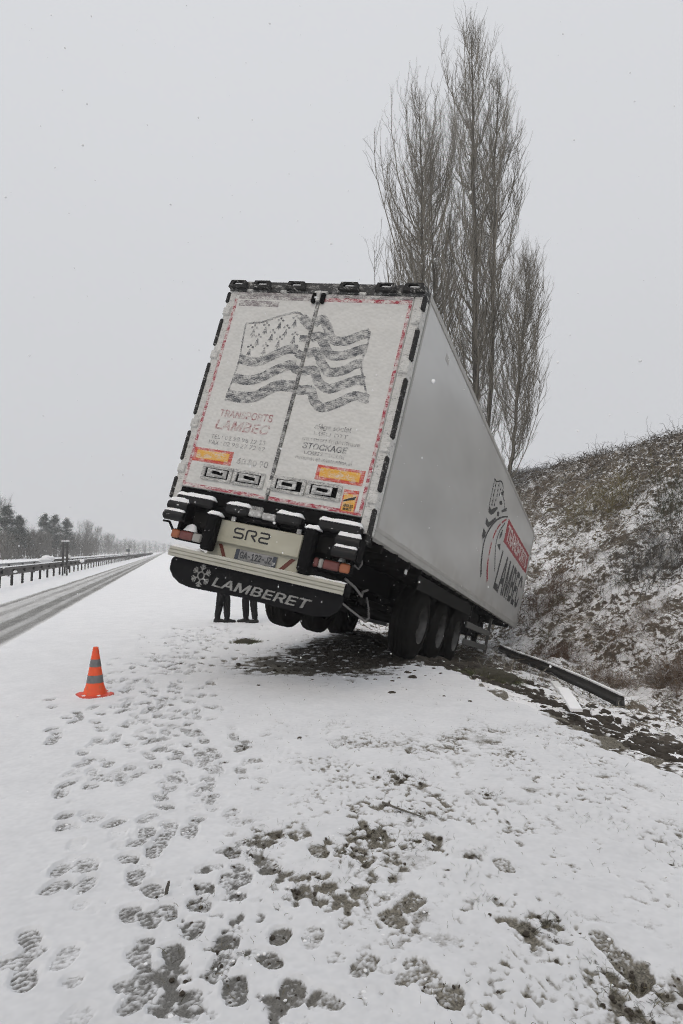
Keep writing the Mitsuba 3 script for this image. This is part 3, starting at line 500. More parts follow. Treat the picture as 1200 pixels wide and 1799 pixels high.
# ---------------------------------------------------------------- trees
def poplar(key, b, t, half, n1, n2, n3, label, seed, r0=.16, low=.06, mbark='m_bark', mtwig='m_twig', group=None, cat_='poplar tree', trunk_to=1.0):
    """an upright bare poplar: half(s) = crown half width at s (0..1) of its height"""
    r = np.random.default_rng(seed); b, t = V(*b), V(*t); Hh = t[2] - b[2]
    s = np.linspace(0, 1, 26); wob = np.cumsum(r.normal(0, .035, (26, 3)), 0) * V(1, 1, 0); wob -= s[:, None] * wob[-1]
    tr = b + (t - b) * s[:, None] + wob; trad = r0 * (1 - s) ** .85 + .008
    at = lambda u: np.stack([np.interp(u, s, tr[:, k]) for k in range(3)], -1)
    key = numbered(key); tag(key, label, cat_, group)
    scene[key + '__trunk'] = mikit.ply(tube(tr, trad, 10), mbark, smooth=60)
    u = np.sort(r.uniform(low, .965, n1) ** .92); az = r.uniform(0, 2 * np.pi, n1); org = at(u)
    reach = np.array([half(min(1, q + .12)) for q in u]) * r.uniform(.3, 1.05, n1)
    rise = np.minimum(reach * r.uniform(1.9, 3.4, n1) + .35, (1 - u) * Hh * r.uniform(.85, 1.01, n1))
    k1 = 9; q = np.linspace(0, 1, k1)[None, :, None]; out = np.stack([np.cos(az), np.sin(az), 0 * az], 1)
    P = org[:, None] + out[:, None] * reach[:, None, None] * (1 - (1 - q) ** 1.9) + V(0, 0, 1) * rise[:, None, None] * (.12 * q + .88 * q ** 1.25)
    w = r.normal(0, .045, (n1, k1, 3)); w[:, 0] = 0; P += np.cumsum(w, 1) * (.5 + .35 * reach)[:, None, None]
    L1 = np.hypot(reach, rise); rad1 = np.clip(.0058 * L1 + .006, .009, .048)[:, None] * np.linspace(1, .22, k1)[None]
    big = tubes(P, rad1, 4)
    # second order
    n = n1 * n2; i = r.choice(n1, n, p=L1 / L1.sum()); v = r.uniform(.12, .97, n) ** .85 * (k1 - 1); a = np.clip(v.astype(int), 0, k1 - 2); fr = (v - a)[:, None]
    o2 = P[i, a] * (1 - fr) + P[i, a + 1] * fr; tan = unit(P[i, a + 1] - P[i, a]); d2 = unit(tan + .80 * unit(r.normal(size=(n, 3)) * V(1, 1, .30)) * r.uniform(.4, 1, (n, 1)) + V(0, 0, .50))
    L2 = r.uniform(.45, 1.65, n) * (.45 + .55 * np.clip(L1[i] / 3.0, 0, 1)); k2 = 5; q = np.linspace(0, 1, k2)[None, :, None]
    P2_ = o2[:, None] + d2[:, None] * L2[:, None, None] * q; P2_[..., 2] += (.20 * L2)[:, None] * q[..., 0] ** 2
    w = r.normal(0, .05, (n, k2, 3)); w[:, 0] = 0; P2_ += np.cumsum(w, 1) * L2[:, None, None]
    mid = tubes(P2_, np.clip(.007 * L2 + .005, .006, .015)[:, None] * np.linspace(1, .45, k2)[None], 3)
    # twigs
    n_ = n * n3; i = r.integers(0, n, n_); v = r.uniform(.15, 1, n_) * (k2 - 1); a = np.clip(v.astype(int), 0, k2 - 2); fr = (v - a)[:, None]
    o3 = P2_[i, a] * (1 - fr) + P2_[i, a + 1] * fr; tan = unit(P2_[i, a + 1] - P2_[i, a]); d3 = unit(tan + .75 * r.normal(size=(n_, 3)) * V(.7, .7, .35) + V(0, 0, .45))
    L3 = r.uniform(.18, .62, n_); q = np.linspace(0, 1, 3)[None, :, None]; P3 = o3[:, None] + d3[:, None] * L3[:, None, None] * q
    w = r.normal(0, .06, (n_, 3, 3)); w[:, 0] = 0; P3 += w * L3[:, None, None]
    twig = tubes(P3, np.full((n_, 1), .0047) * np.linspace(1, .6, 3)[None], 3)
    scene[key + '__crown'] = mikit.ply(cat([big, mid, twig]), mtwig)
    return key
def curve(pts): p = np.array(pts); return lambda s: float(np.interp(s, p[:, 0], p[:, 1]))
poplar('poplar_tree', (12.8, 31.2, 1.4), (12.3, 30.6, 25.6), curve([(0, 1.1), (.15, 2.3), (.45, 2.6), (.62, 2.5), (.8, 2.0), (.93, 1.3), (1, .4)]), 225, 9, 4, 'leftmost bare poplar of the group, rising directly behind the trailer roof', 1, .15)
poplar('poplar_tree', (15.0, 29.8, 3.2), (14.34, 28.72, 27.9), curve([(0, .8), (.15, 1.5), (.4, 2.0), (.62, 2.0), (.8, 1.8), (.92, 1.4), (1, .55)]), 190, 9, 4, 'tallest bare poplar with the thick straight trunk in the middle of the group', 2, .20)
poplar('poplar_tree', (15.3, 30.2, 3.3), (16.0, 28.9, 26.0), curve([(0, .4), (.3, 1.0), (.5, 1.45), (.7, 1.6), (.85, 1.3), (.95, .8), (1, .3)]), 110, 9, 4, 'bare poplar leaning right beside the tallest poplar, its tip just lower', 3, .13, .2)
poplar('poplar_tree', (15.4, 27.7, 3.7), (16.2, 27.0, 15.6), curve([(0, .9), (.2, 1.3), (.5, 1.3), (.75, 1.0), (.9, .6), (1, .25)]), 115, 9, 4, 'shortest bare poplar at the right of the group above the bramble bank', 4, .10, .08)
poplar('poplar_tree', (14.7, 33.5, 3.0), (13.9, 33.1, 24.6), curve([(0, .6), (.3, 1.6), (.5, 1.9), (.7, 1.8), (.85, 1.4), (1, .4)]), 140, 9, 4, 'bare poplar half hidden between the left poplar and the tallest poplar', 5, .13)
def bare_tree(key, b, h, half, label, seed, group=None, n=(60, 11, 5)):
    poplar(key, b, (b[0] + .4, b[1], b[2] + h), half, *n, label, seed, .16, .12, 'm_far_twig', 'm_far_twig', group, 'tree')
broad = lambda k: curve([(0, .3 * k), (.25, .8 * k), (.5, 1.0 * k), (.75, .8 * k), (.92, .4 * k), (1, .1)])
def pine(b, h, rad, label, seed):
    r = np.random.default_rng(seed); b = V(*b); key = numbered('pine_tree'); tag(key, label, 'pine tree')
    tr = np.stack([b + V(.15 * math.sin(k), .1 * k, h * .97 * k / 7) for k in range(8)]); scene[key + '__trunk'] = mikit.ply(tube(tr, np.linspace(.17, .03, 8), 8), 'm_bark', smooth=True)
    n = 64; u = np.append(r.uniform(.22, .98, 58), np.linspace(.9, 1.06, 6)); az = r.uniform(0, 2 * np.pi, n); reach = rad * np.maximum(1.03 - u, .02) ** .50 * r.uniform(.15, 1.1, n)
    ends = b + np.stack([np.cos(az) * reach, np.sin(az) * reach, h * u + .25 * reach], 1); org = np.stack([b + V(0, 0, h * (q - .06)) for q in u])
    scene[key + '__limbs'] = mikit.ply(tubes(np.stack([org, (org + ends) / 2 - V(0, 0, .1), ends], 1), np.full((n, 1), .05) * np.array([[1, .7, .3]]), 4), 'm_bark')
    k = 190; c = np.repeat(ends, k, 0); d = unit(r.normal(size=(n * k, 3)) * V(1, 1, .8) + V(0, 0, .3)); p = c + d * (np.abs(r.normal(0, 1, (n * k, 1))) * np.repeat(.34 + .30 * np.maximum(1.05 - u, 0), k)[:, None]) * V(1.3, 1.3, .9)
    e = p + unit(d + r.normal(0, .4, d.shape)) * r.uniform(.15, .34, (n * k, 1)); sd = unit(np.cross(e - p, r.normal(size=d.shape))) * .05
    v = np.stack([p - sd, p + sd, e], 1).reshape(-1, 3); scene[key + '__crown'] = mikit.ply((v, np.arange(len(v)).reshape(-1, 3)), 'm_needles')
def on_left(px, d): return V(0, 0, 1.6) + d * V(.255933 * 0, 0, 0) if False else (d * ((px - 600) / 1150 * .9667 + .2555), d * (.965 - (px - 600) / 1150 * .2559))
def left(px, d): x, y = on_left(px, d); return (float(x), float(y), 0.0)
bare_tree('bare_tree', left(-4, 150), 13.8, broad(3.2), 'tall pale bare tree behind the leftmost pine at the picture edge', 21)
pine(left(12, 128), 9.6, 3.1, 'dark green pine tree leftmost at the edge of the far wood', 31)
pine(left(34, 134), 8.0, 2.2, 'smaller dark pine tree at the right flank of the leftmost pine', 32)
pine(left(80, 165), 10.0, 2.6, 'dark pine tree with a pointed top left of the road sign', 33)
pine(left(97, 170), 10.0, 2.4, 'dark pine tree standing right behind the nearest road sign', 34)
pine(left(118, 176), 9.4, 2.7, 'rounded dark pine tree at the right end of the pine row', 35)
bare_tree('bare_tree', left(150, 205), 10.6, broad(3.0), 'wide bare tree just right of the pine row', 22)
bare_tree('bare_tree', left(171, 240), 9.8, broad(2.4), 'slender grey bare tree second right of the pine row', 23)
bare_tree('bare_tree', left(191, 300), 9.2, broad(3.2), 'pale bare tree left of the second sign post, fading in the haze', 24)
bare_tree('bare_tree', left(60, 140), 5.4, broad(1.7), 'low pale bare tree in the gap between the pines', 25)
# the far wood behind: one mass
P1 = []; r_ = np.random.default_rng(60)
def wood(px0, px1, d0, d1, h0, h1, n, base_h=0.0):
    t = r_.uniform(0, 1, n); px = px0 + (px1 - px0) * t + r_.normal(0, 2, n); d = d0 + (d1 - d0) * t + r_.normal(0, 8, n); x = d * ((px - 600) / 1150 * .9667 + .2555); y = d * (.965 - (px - 600) / 1150 * .2559)
    h = (h0 + (h1 - h0) * t) * r_.uniform(.55, 1.0, n); k = 6; q = np.linspace(0, 1, k)[None, :, None]
    tr = np.stack([x, y, 0 * x], 1)[:, None] + V(0, 0, 1) * h[:, None, None] * q + np.cumsum(r_.normal(0, .10, (n, k, 3)), 1) * V(1, 1, 0)
    P1.append(tubes(tr, (.05 + .004 * h)[:, None] * np.linspace(1, .2, k)[None], 3))
    m_ = 26; i = np.repeat(np.arange(n), m_); u = r_.uniform(.12, .97, n * m_); o = np.stack([x[i], y[i], h[i] * u], 1); dv = unit(r_.normal(size=(n * m_, 3)) * V(1, 1, .3) + V(0, 0, .9)); Lb = h[i] * r_.uniform(.08, .24, n * m_)
    b3 = np.stack([o, o + dv * Lb[:, None] * .5 + r_.normal(0, .06, o.shape), o + dv * Lb[:, None] + V(0, 0, .12) * Lb[:, None]], 1); P1.append(tubes(b3, np.full((len(o), 1), .030) * np.array([[1, .8, .5]]), 3))
wood(-12, 70, 120, 150, 5.5, 5.5, 210); wood(60, 165, 150, 220, 6, 8, 260); wood(150, 235, 210, 420, 7, 9.5, 190); wood(225, 300, 400, 820, 10, 13, 170)
tag(put('far_wood', cat(P1), 'm_far_twig'), 'grey leafless wood fading into the snowfall beyond the motorway', 'wood', kind='stuff')

# ---------------------------------------------------------------- the refrigerated semi-trailer, built in its own axes and tilted by TM
TR = 'semi_trailer'
tag(TR, 'white refrigerated semi-trailer tilted off the road, its nose in the ditch', 'trailer')
BW, BL, BH = 2.6, 13.35, 2.88
def tp(part, mesh, m, smooth=False): return put(f'{TR}__{part}', mesh, m, smooth, TM)
def rear_decal(poly, y, d=.003): v, f = extr(poly, d); return np.stack([v[:, 0], y - v[:, 2], v[:, 1]], 1), f
def side_decal(poly, d=.003, x=2.602): v, f = extr(poly, d); return np.stack([x + v[:, 2], v[:, 0], v[:, 1]], 1), f
def text(s, h, w=None, slant=0.0, bold=True, depth=.003):
    v, f = vf(meshkit.text_mesh(s, h, depth, bold)); v[:, 0] -= v[:, 0].min()
    if w: v[:, 0] *= w / v[:, 0].max()
    v[:, 0] += slant * v[:, 1]; return v, f
def rear_text(s, x, z, h, y, w=None, slant=0.0, bold=True, tilt=0.0):
    v, f = text(s, h, w, slant, bold); return np.stack([x + v[:, 0], y - v[:, 2], z + v[:, 1] + tilt * v[:, 0]], 1), f
R4 = np.random.default_rng(12)
def snowcap(x0, x1, y0, y1, z, h, seed=0):
    nx, ny = max(5, int((x1 - x0) / .025)), max(5, int((y1 - y0) / .02)); gx_, gy_ = np.meshgrid(np.linspace(x0, x1, nx), np.linspace(y0, y1, ny)); gx_, gy_ = gx_.ravel(), gy_.ravel()
    e = np.minimum(np.minimum(gx_ - x0, x1 - gx_) / .035, np.minimum(gy_ - y0, y1 - gy_) / .03); dome = np.sqrt(np.clip(e, 0, 1))
    hh = h * dome * (.75 + .5 * meshkit.noise(np.stack([gx_ * 14, gy_ * 14, 0 * gx_ + seed], -1))); top = np.stack([gx_, gy_, z + hh], 1); bot = np.stack([gx_, gy_, 0 * gx_ + z - .004], 1)
    f = grid_faces(ny, nx); return np.vstack([top, bot]), np.vstack([f, f[:, ::-1] + len(top)])
# box body
tp('floor', box(.03, 2.57, .14, BL - .02, .0, .10), 'm_steel_dark')
tp('roof', box(.02, 2.58, .14, BL, BH - .09, BH - .012, .01), 'm_rail_grey')
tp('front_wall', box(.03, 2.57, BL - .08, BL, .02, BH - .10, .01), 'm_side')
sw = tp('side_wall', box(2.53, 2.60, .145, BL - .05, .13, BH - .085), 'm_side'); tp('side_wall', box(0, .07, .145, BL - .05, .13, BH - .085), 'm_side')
tp('bottom_rail', cat([box(2.50, 2.612, .14, BL - .02, -.005, .075, .006), box(2.52, 2.606, .14, BL - .02, .078, .128, .004)]), 'm_rail_grey'); tp('bottom_rail', box(-.012, .10, .14, BL - .02, -.005, .128, .006), 'm_rail_grey')
tp('top_rail', cat([box(2.52, 2.611, .14, BL - .02, BH - .083, BH - .045, .005), box(2.50, 2.604, .14, BL - .02, BH - .042, BH, .005)]), 'm_rail_grey'); tp('top_rail', box(-.011, .08, .14, BL - .02, BH - .083, BH, .006), 'm_rail_grey')
tp('corner_post', box(2.52, 2.614, BL - .10, BL + .012, .0, BH - .03, .02), 'm_rail_grey')
# side print, each piece on the wall itself
def sp(name, polys, m): tp(f'side_wall__{name}', cat([side_decal(p) for p in polys]), m)
out_ = lambda a, w: LineString(a).buffer(w / 2)
sp('flag_print', [band([(5.86,2.35),(6.13,2.37),(6.43,2.47),(6.7,2.51),(6.89,2.47),(6.96,2.36)], .028), out_([(5.88,2.33),(5.87,1.83)], .03), Polygon([(5.89,1.82),(6.13,1.8),(6.66,1.99),(6.79,1.99),(6.45,1.79),(6.21,1.71),(5.93,1.7)]), Polygon([(5.88,1.57),(6.19,1.55),(6.75,1.79),(6.84,1.77),(6.42,1.55),(6.21,1.45),(5.88,1.46)]), Polygon([(5.79,1.35),(6.08,1.33),(6.09,1.24),(5.93,1.16),(5.8,1.2)]),
    Polygon([(6.82,2.34),(7.07,2.44),(7.12,2.36),(6.84,2.27)]), Polygon([(6.82,2.15),(7.05,2.22),(7.2,2.17),(6.91,2.09)]), Polygon([(6.81,1.93),(7.01,1.97),(7.12,1.9),(6.88,1.84)]), Polygon([(7.28,2.07),(7.85,2.27),(7.83,2.18),(7.33,2.03)]), band([(7.02,2.40),(7.09,2.33),(7.36,2.27),(7.62,2.12)], .03)], 'm_logo_dark')
sp('ermine_print', [Polygon([(a - .06, b - .035), (a, b + .04), (a + .06, b - .035)]) for a, b in [(6.08,2.29),(6.39,2.38),(6.1,2.19),(6.41,2.28),(6.67,2.37),(6.08,2.09),(6.44,2.18),(6.67,2.26),(6.11,1.99),(6.41,2.08),(6.11,1.91),(6.37,1.97)]], 'm_logo_dark')
sp('road_print', [band([(8.2,2.14),(7.5,1.97),(6.96,1.78),(6.46,1.52),(6.15,1.24),(6.14,.99),(6.27,.76),(6.5,.53)], .03, .10), band([(7.98,1.94),(7.59,1.71),(7.42,1.5),(7.43,1.31),(7.68,1.06),(7.93,.85)], .04, .06), Polygon([(7.59,1.38),(7.95,1.47),(8.07,1.33),(7.69,1.36)]), Polygon([(7.62,1.60),(7.86,1.78),(7.92,1.66),(7.72,1.53)])], 'm_logo_dark')
sp('lane_print', [band(p, w) for p, w in (([(8.05,2.04),(7.82,1.96),(7.59,1.86)], .045), ([(7.46,1.8),(7.33,1.73),(7.2,1.65)], .055), ([(7.14,1.6),(7.02,1.5),(6.94,1.38)], .07), ([(6.89,1.29),(6.87,1.16),(6.89,1.02)], .08), ([(6.88,.95),(7.03,.75),(7.28,.54)], .10))], 'm_logo_red')
sp('name_panel', [Polygon([(8.36,2.13),(13.06,2.13),(13.12,1.585),(8.28,1.585)])], 'm_logo_red')
v, f = text('TRANSPORTS', .36, 4.2, .12); tp('side_wall__lettering', (np.stack([2.6052 + v[:, 2], 8.52 + v[:, 0], 1.675 + v[:, 1]], 1), f), 'm_logo_pale')
v, f = text('LAMBEC', .86, 4.45, .26); tp('side_wall__lettering', (np.stack([2.602 + v[:, 2], 8.16 + v[:, 0], .525 + v[:, 1]], 1), f), 'm_logo_dark')
tp('side_wall__sticker', box(2.601, 2.604, 1.19, 1.36, 2.58, 2.66), 'm_rail_grey'); tp('side_wall__rivet_strip', box(2.602, 2.607, .15, .20, .13, BH - .085), 'm_rail_grey')
# rear frame
tp('rear_frame__column', box(0, .118, -.035, .14, .0, BH - .13, .008), 'm_frame'); tp('rear_frame__column', box(2.482, 2.6, -.035, .14, .0, BH - .13, .008), 'm_frame'); tp('rear_frame__sill', box(.115, 2.485, -.03, .14, .0, .155, .008), 'm_black')
tp('rear_frame__header', box(.0, 2.6, -.05, .14, BH - .135, BH, .01), 'm_header')
for x, z in ((.14, 2.815), (.49, 2.815), (.97, 2.815), (1.67, 2.82), (2.13, 2.82), (2.47, 2.825)):
    p = Polygon([(-.13, -.05), (.13, -.05), (.105, .045), (-.105, .045)]).difference(Polygon([(-.075, -.012), (.075, -.012), (.06, .028), (-.06, .028)]))
    v, f = extr(p, .055); tp('rear_frame__top_buffer', (np.stack([x + v[:, 0], -.055 - v[:, 2], z + v[:, 1]], 1), f), 'm_strip'); tp('rear_frame__buffer_snow', box(x - .06, x + .06, -.085, -.05, z - .012, z + .025, .01), 'm_snow')
for x in (.32, .80, 1.27, 1.36, 1.85): tp('rear_frame__hinge', box(x - .045, x + .045, -.075, -.04, 2.725, 2.765, .01), 'm_lock')
for z0, z1 in ((2.58, 2.73), (1.99, 2.36), (1.07, 1.76), (.48, .86), (.0, .27)):
    tp('rear_frame__rubber_strip', box(-.022, .030, -.055, .03, z0, z1, .016), 'm_strip')
for z0, z1 in ((2.58, 2.76), (1.98, 2.37), (1.07, 1.77), (.47, .87), (-.10, .28)):
    tp('rear_frame__rubber_strip', box(2.578, 2.620, -.055, .03, z0, z1, .016), 'm_strip')
for z in (.38, .96, 1.87, 2.46):
    for x in (.045, 2.56): tp('rear_frame__door_hinge', box(x - .05, x + .05, -.062, -.02, z - .055, z + .055, .012), 'm_frame')
# the doors with wind packed snow
Z0, Z1, DY = .168, 2.735, -.045
for k, (x0, x1) in enumerate(((.122, 1.283), (1.317, 2.478))):
    d = tp('door', box(x0, x1, DY, .06, Z0, Z1, .01), 'm_door'); dn = d.split('__')[1]
    sub = lambda name, mesh, m, s=False: tp(f'{dn}__{name}', mesh, m, s)
    outer = x0 if k == 0 else x1 - .045
    sub('tape', box(outer + .004, outer + .040, DY - .004, DY + .01, Z0 + .05, Z1 - .10), 'm_tape_red')
    sub('tape', box(x0 + .05, x1 - .01, DY - .004, DY + .01, Z1 - .095, Z1 - .05), 'm_tape_grey' if k == 0 else 'm_tape_red')
    sub('tape', box(x0 + .008, x1 - .008, DY - .0045, DY + .01, Z0 + .006, Z0 + .048), 'm_tape_red')
    sub('top_seal', box(x0 + .004, x1 - .004, DY - .006, DY + .01, Z1 - .045, Z1 - .004), 'm_tape_grey')
    for q in range(2):
        cx = (.36, .80)[q] if k == 0 else (1.33, 1.77)[q]; w, zc = .42, .375; sgn = 1 if k == 0 else -1; x_, X_ = cx, cx + w
        ring = Polygon([(x_, zc - .092), (X_, zc - .092), (X_, zc + .092), (x_, zc + .092)]).buffer(-.012).buffer(.012); hole = Polygon([(x_ + .045, zc - .058), (X_ - .045, zc - .058), (X_ - .045, zc + .058), (x_ + .045, zc + .058)])
        lk = sub('lock', rear_decal(ring.difference(hole), DY - .001, .020), 'm_lock'); sub('lock_recess', box(x_ + .040, X_ - .040, DY - .0035, DY + .004, zc - .062, zc + .062), 'm_black')
        a, b = (x_ + .10, X_ - .07) if sgn > 0 else (x_ + .07, X_ - .10)
        hp = Polygon([(a, zc - .052), (b, zc - .045), (b, zc + .046), (a, zc + .046)]).difference(Polygon([(a + .055, zc - .012), (b - .045, zc - .020), (b - .045, zc + .018), (a + .055, zc + .028)]))
        v, f = rear_decal(hp, DY - .006, .018); v[:, 1] -= .03 * (v[:, 0] - a) / (b - a) * (1 if sgn < 0 else -1) + (.03 if sgn > 0 else 0); sub('handle', (v, f), 'm_handle')
        sub('handle_grip', quadbar((a + .03, DY - .045, zc - .02), (b - .03, DY - .035, zc - .035), .02, .020), 'm_handle')
    px0, px1 = ((.165, .715), (1.83, 2.405))[k]
    sub('warning_plate', box(px0, px1, DY - .006, DY + .01, .495, .665, .002), 'm_plate_red'); sub('warning_plate__field' if False else 'warning_field', box(px0 + .045, px1 - .045, DY - .009, DY - .004, .53, .635, .002), 'm_plate_yellow')
D1, D2 = f'{TR}__door', f'{TR}__door_001'
dp_ = lambda k, name, polys, m: tp(('door', 'door_001')[k] + '__' + name, cat([rear_decal(p, DY - .001) for p in polys]), m)
FL = [[(.43,1.84),(.61,1.81),(.76,1.84),(.9,1.92),(1.06,2.0),(1.19,2.01)], [(.42,1.59),(.62,1.57),(.8,1.62),(.96,1.72),(1.12,1.8),(1.22,1.81)], [(.39,1.36),(.62,1.35),(.8,1.38),(.93,1.47),(1.07,1.54),(1.27,1.55)]]
dp_(0, 'flag_stripe', [band(FL[0], .115), out_([(1.17,2.40),(1.26,2.33)], .12), band([(1.18,2.15),(1.23,2.155),(1.277,2.15)], .085), band([(1.19,1.97),(1.23,1.95),(1.277,1.94)], .10)], 'm_ink_dark')
dp_(0, 'flag_stripe', [band(FL[1], .125), band([(1.20,1.78),(1.24,1.76),(1.277,1.75)], .10)], 'm_ink_dark'); dp_(0, 'flag_stripe', [band(FL[2], .14)], 'm_ink_dark')
dp_(0, 'flag_outline', [band([(.38,2.31),(.61,2.34),(.81,2.42),(1.02,2.48),(1.12,2.46),(1.19,2.39)], .024), band([(.38,2.31),(.40,2.1),(.43,1.84),(.42,1.6),(.39,1.34)], .018)], 'm_ink_dark')
erm = [(.52,2.2),(.68,2.24),(.86,2.31),(1.06,2.35),(.79,2.15),(.97,2.22),(1.1,2.14),(.61,2.08),(.91,2.07),(.54,1.94),(.74,1.97)]
dp_(0, 'ermine', [q for x, z in erm for q in (Polygon([(x - .004, z + .04), (x + .004, z + .04), (x + .034, z - .05), (x + .012, z - .038), (x, z - .075), (x - .012, z - .038), (x - .034, z - .05)]), out_([(x - .035, z + .06), (x - .03, z + .062)], .026), out_([(x + .035, z + .06), (x + .03, z + .062)], .026), out_([(x, z + .085), (x, z + .09)], .026))], 'm_ink_dark')
FRr = [[(1.322,2.33),(1.34,2.37),(1.41,2.41),(1.5,2.32),(1.6,2.17),(1.77,2.15),(1.92,2.22),(2.05,2.27)], [(1.322,2.16),(1.35,2.18),(1.44,2.19),(1.53,2.08),(1.64,1.97),(1.81,1.98),(1.97,2.05),(2.06,2.08)], [(1.322,1.96),(1.37,1.98),(1.46,1.99),(1.56,1.85),(1.68,1.76),(1.86,1.8),(1.96,1.87),(2.04,1.9)], [(1.322,1.74),(1.36,1.75),(1.48,1.76),(1.57,1.63),(1.72,1.56),(1.88,1.62),(2.03,1.69),(2.13,1.69)], [(1.322,1.52),(1.38,1.51),(1.5,1.52),(1.58,1.4),(1.7,1.33),(1.88,1.4),(2.05,1.50),(2.23,1.48)]]
for p in FRr: dp_(1, 'flag_stripe', [band(p, .115)], 'm_ink_dark')
dp_(1, 'flag_outline', [band([(2.05,2.29),(2.06,2.08),(2.04,1.9),(2.12,1.70),(2.24,1.44)], .022)], 'm_ink_dark')
dp_(0, 'sticker_strip', [Polygon([(.20,2.545),(.77,2.545),(.77,2.615),(.20,2.625)])], 'm_tape_grey')
tx = lambda k, name, items, m: tp(('door', 'door_001')[k] + '__' + name, cat([rear_text(s, x, z, h, DY - .001, w, sl, b) for s, x, z, h, w, sl, b in items]), m)
tx(0, 'lettering', [('TRANSPORTS', .37, 1.085, .085, .74, .05, True), ('LAMBEC', .35, .925, .115, .74, .2, True)], 'm_ink_red')
[tx(0, 'phone_lettering', [q], 'm_ink_faint') for q in [('TEL : 02 98 98 12 13', .34, .80, .050, .76, 0, False), ('FAX : 02 98 27 72 42', .33, .725, .050, .78, 0, False), ('60 80 90', .79, .535, .070, .42, 0, True)]]
tx(1, 'lettering', [('STOCKAGE', 1.58, .83, .068, .55, .08, True)], 'm_ink_dark'); [tx(1, 'small_lettering', [q], 'm_ink_faint') for q in [('siège social', 1.67, 1.075, .055, .45, .1, True), ('LIEU DIT', 1.68, 1.0, .04, .42, 0, False), ('transport frigorifique', 1.55, .925, .042, .72, 0, False), ('LOGISTIQUE', 1.62, .765, .04, .5, 0, False), ('national et international', 1.53, .70, .042, .70, 0, False)]]
tp('door_001__blind_spot_sticker', box(2.215, 2.39, DY - .006, DY, .185, .435, .001), 'm_plate_red'); tp('door_001__sticker_field', box(2.23, 2.375, DY - .0085, DY - .002, .20, .39), 'm_plate_yellow')
tp('door_001__sticker_print', cat([rear_decal(Polygon([(2.235, .30), (2.36, .335), (2.37, .37), (2.30, .345), (2.235, .315)]), DY - .009), rear_text('ANGLES', 2.245, .245, .030, DY - .009, .115), rear_text('MORTS', 2.25, .208, .028, DY - .009, .10)]), 'm_ink')
tp('door_seal', box(1.281, 1.319, DY - .012, .05, Z0 + .06, Z1 - .06), 'm_gasket'); tp('centre_latch', cat([box(1.215, 1.262, DY - .05, DY, 2.60, 2.73, .012), box(1.335, 1.382, DY - .05, DY, 2.60, 2.73, .012)]), 'm_rubber'); tp('centre_latch', box(1.27, 1.327, DY - .045, DY, 2.62, 2.76, .01), 'm_lock')
tp('lower_latch', box(1.275, 1.325, DY - .025, DY, .30, .40, .01), 'm_frame')
# sill, buffers, rollers
tp('rear_beam', cat([box(.02, 2.58, -.04, .18, -.11, -.004, .006), box(.30, 2.30, .04, .20, -.34, -.11)]), 'm_black')
for x0, x1, z, w in ((.17, .69, .045, .11), (.87, 1.18, .035, .11), (1.53, 1.85, .035, .11), (2.05, 2.55, .05, .11)):
    tp('dock_buffer', box(x0, x1, -.05 - w, -.04, z - .105, z, .022), 'm_roller'); tp('buffer_snow', snowcap(x0 + .005, x1 - .005, -.05 - w + .004, -.045, z - .003, .045, x0 * 7), 'm_snow', True)
tp('centre_lamp', cat([box(1.16, 1.335, -.13, -.04, -.055, .022, .012), box(1.35, 1.52, -.13, -.04, -.065, .012, .012)]), 'm_handle'); tp('lamp_bracket', box(1.12, 1.56, -.12, -.04, -.12, -.07, .01), 'm_black')
tp('hanging_chain', cat([box(1.14 + .03 * k, 1.158 + .03 * k, -.09, -.045, .02 - .004 * k, .07, .006) for k in range(6)]), 'm_lock')
for x0, x1, dz in ((.11, .39, .0), (2.31, 2.585, -.035)):
    for z in (-.098 + dz, -.222 + dz):
        c = lathe([(x0, .01), (x0, .05), (x0 + .012, .060), (x1 - .012, .060), (x1, .05), (x1, .01)], 'x', 24); c = (c[0] + V(0, -.15 - (.03 if z < -.19 else 0), z), c[1]); rl = tp('roller_buffer', c, 'm_roller', 40)
        a = np.linspace(.35, 2.25, 9); xs = np.linspace(x0 + .006, x1 - .006, 14); A, XX = np.meshgrid(a, xs); rr = .060 + (.034 if z > -.19 else .020) * np.sin(A) ** .7 * (.6 + .8 * meshkit.noise(np.stack([XX * 20, A * 4, XX * 0], -1))); rr[:, 0] = rr[:, -1] = .057; rr[0] = rr[-1] = .055
        cp = np.stack([XX, -.15 - (.03 if z < -.19 else 0) + rr * np.cos(A) * .98, z + rr * np.sin(A)], -1).reshape(-1, 3); tp('roller_snow', (cp, grid_faces(14, 9)), 'm_snow', True)
    tp('roller_bracket', cat([box(x1 - .004, x1 + .012, -.19, -.03, -.29 + dz, -.05 + dz, .003), box(x0 + .03, x0 + .046, -.17, -.03, -.24 + dz, -.08 + dz, .003), box(x0 + .12, x0 + .17, -.05, .02, -.40, -.06)]), 'm_black')
tp('back_plate', box(.34, .62, -.03, -.015, -.29, -.10), 'm_steel_dark'); tp('back_plate', box(2.03, 2.27, -.03, -.015, -.29, -.10), 'm_steel_dark')
for x0, x1 in ((.70, .835), (1.945, 2.08)):
    tp('buffer_post', cat([box(x0, x1, -.20, -.07, -.535, -.12 if x0 < 1 else -.07, .02), box(x0 - .03, x1 - .06, -.08, .12, -.5, -.1)]), 'm_black'); tp('post_snow', snowcap(x0 - .01, x1 + .03, -.205, -.09, -.122 if x0 < 1 else -.072, .045, x0), 'm_snow', True)
    pass
tp('emblem_panel', box(.785, 1.885, -.075, -.045, -.40, -.145, .008), 'm_cream')
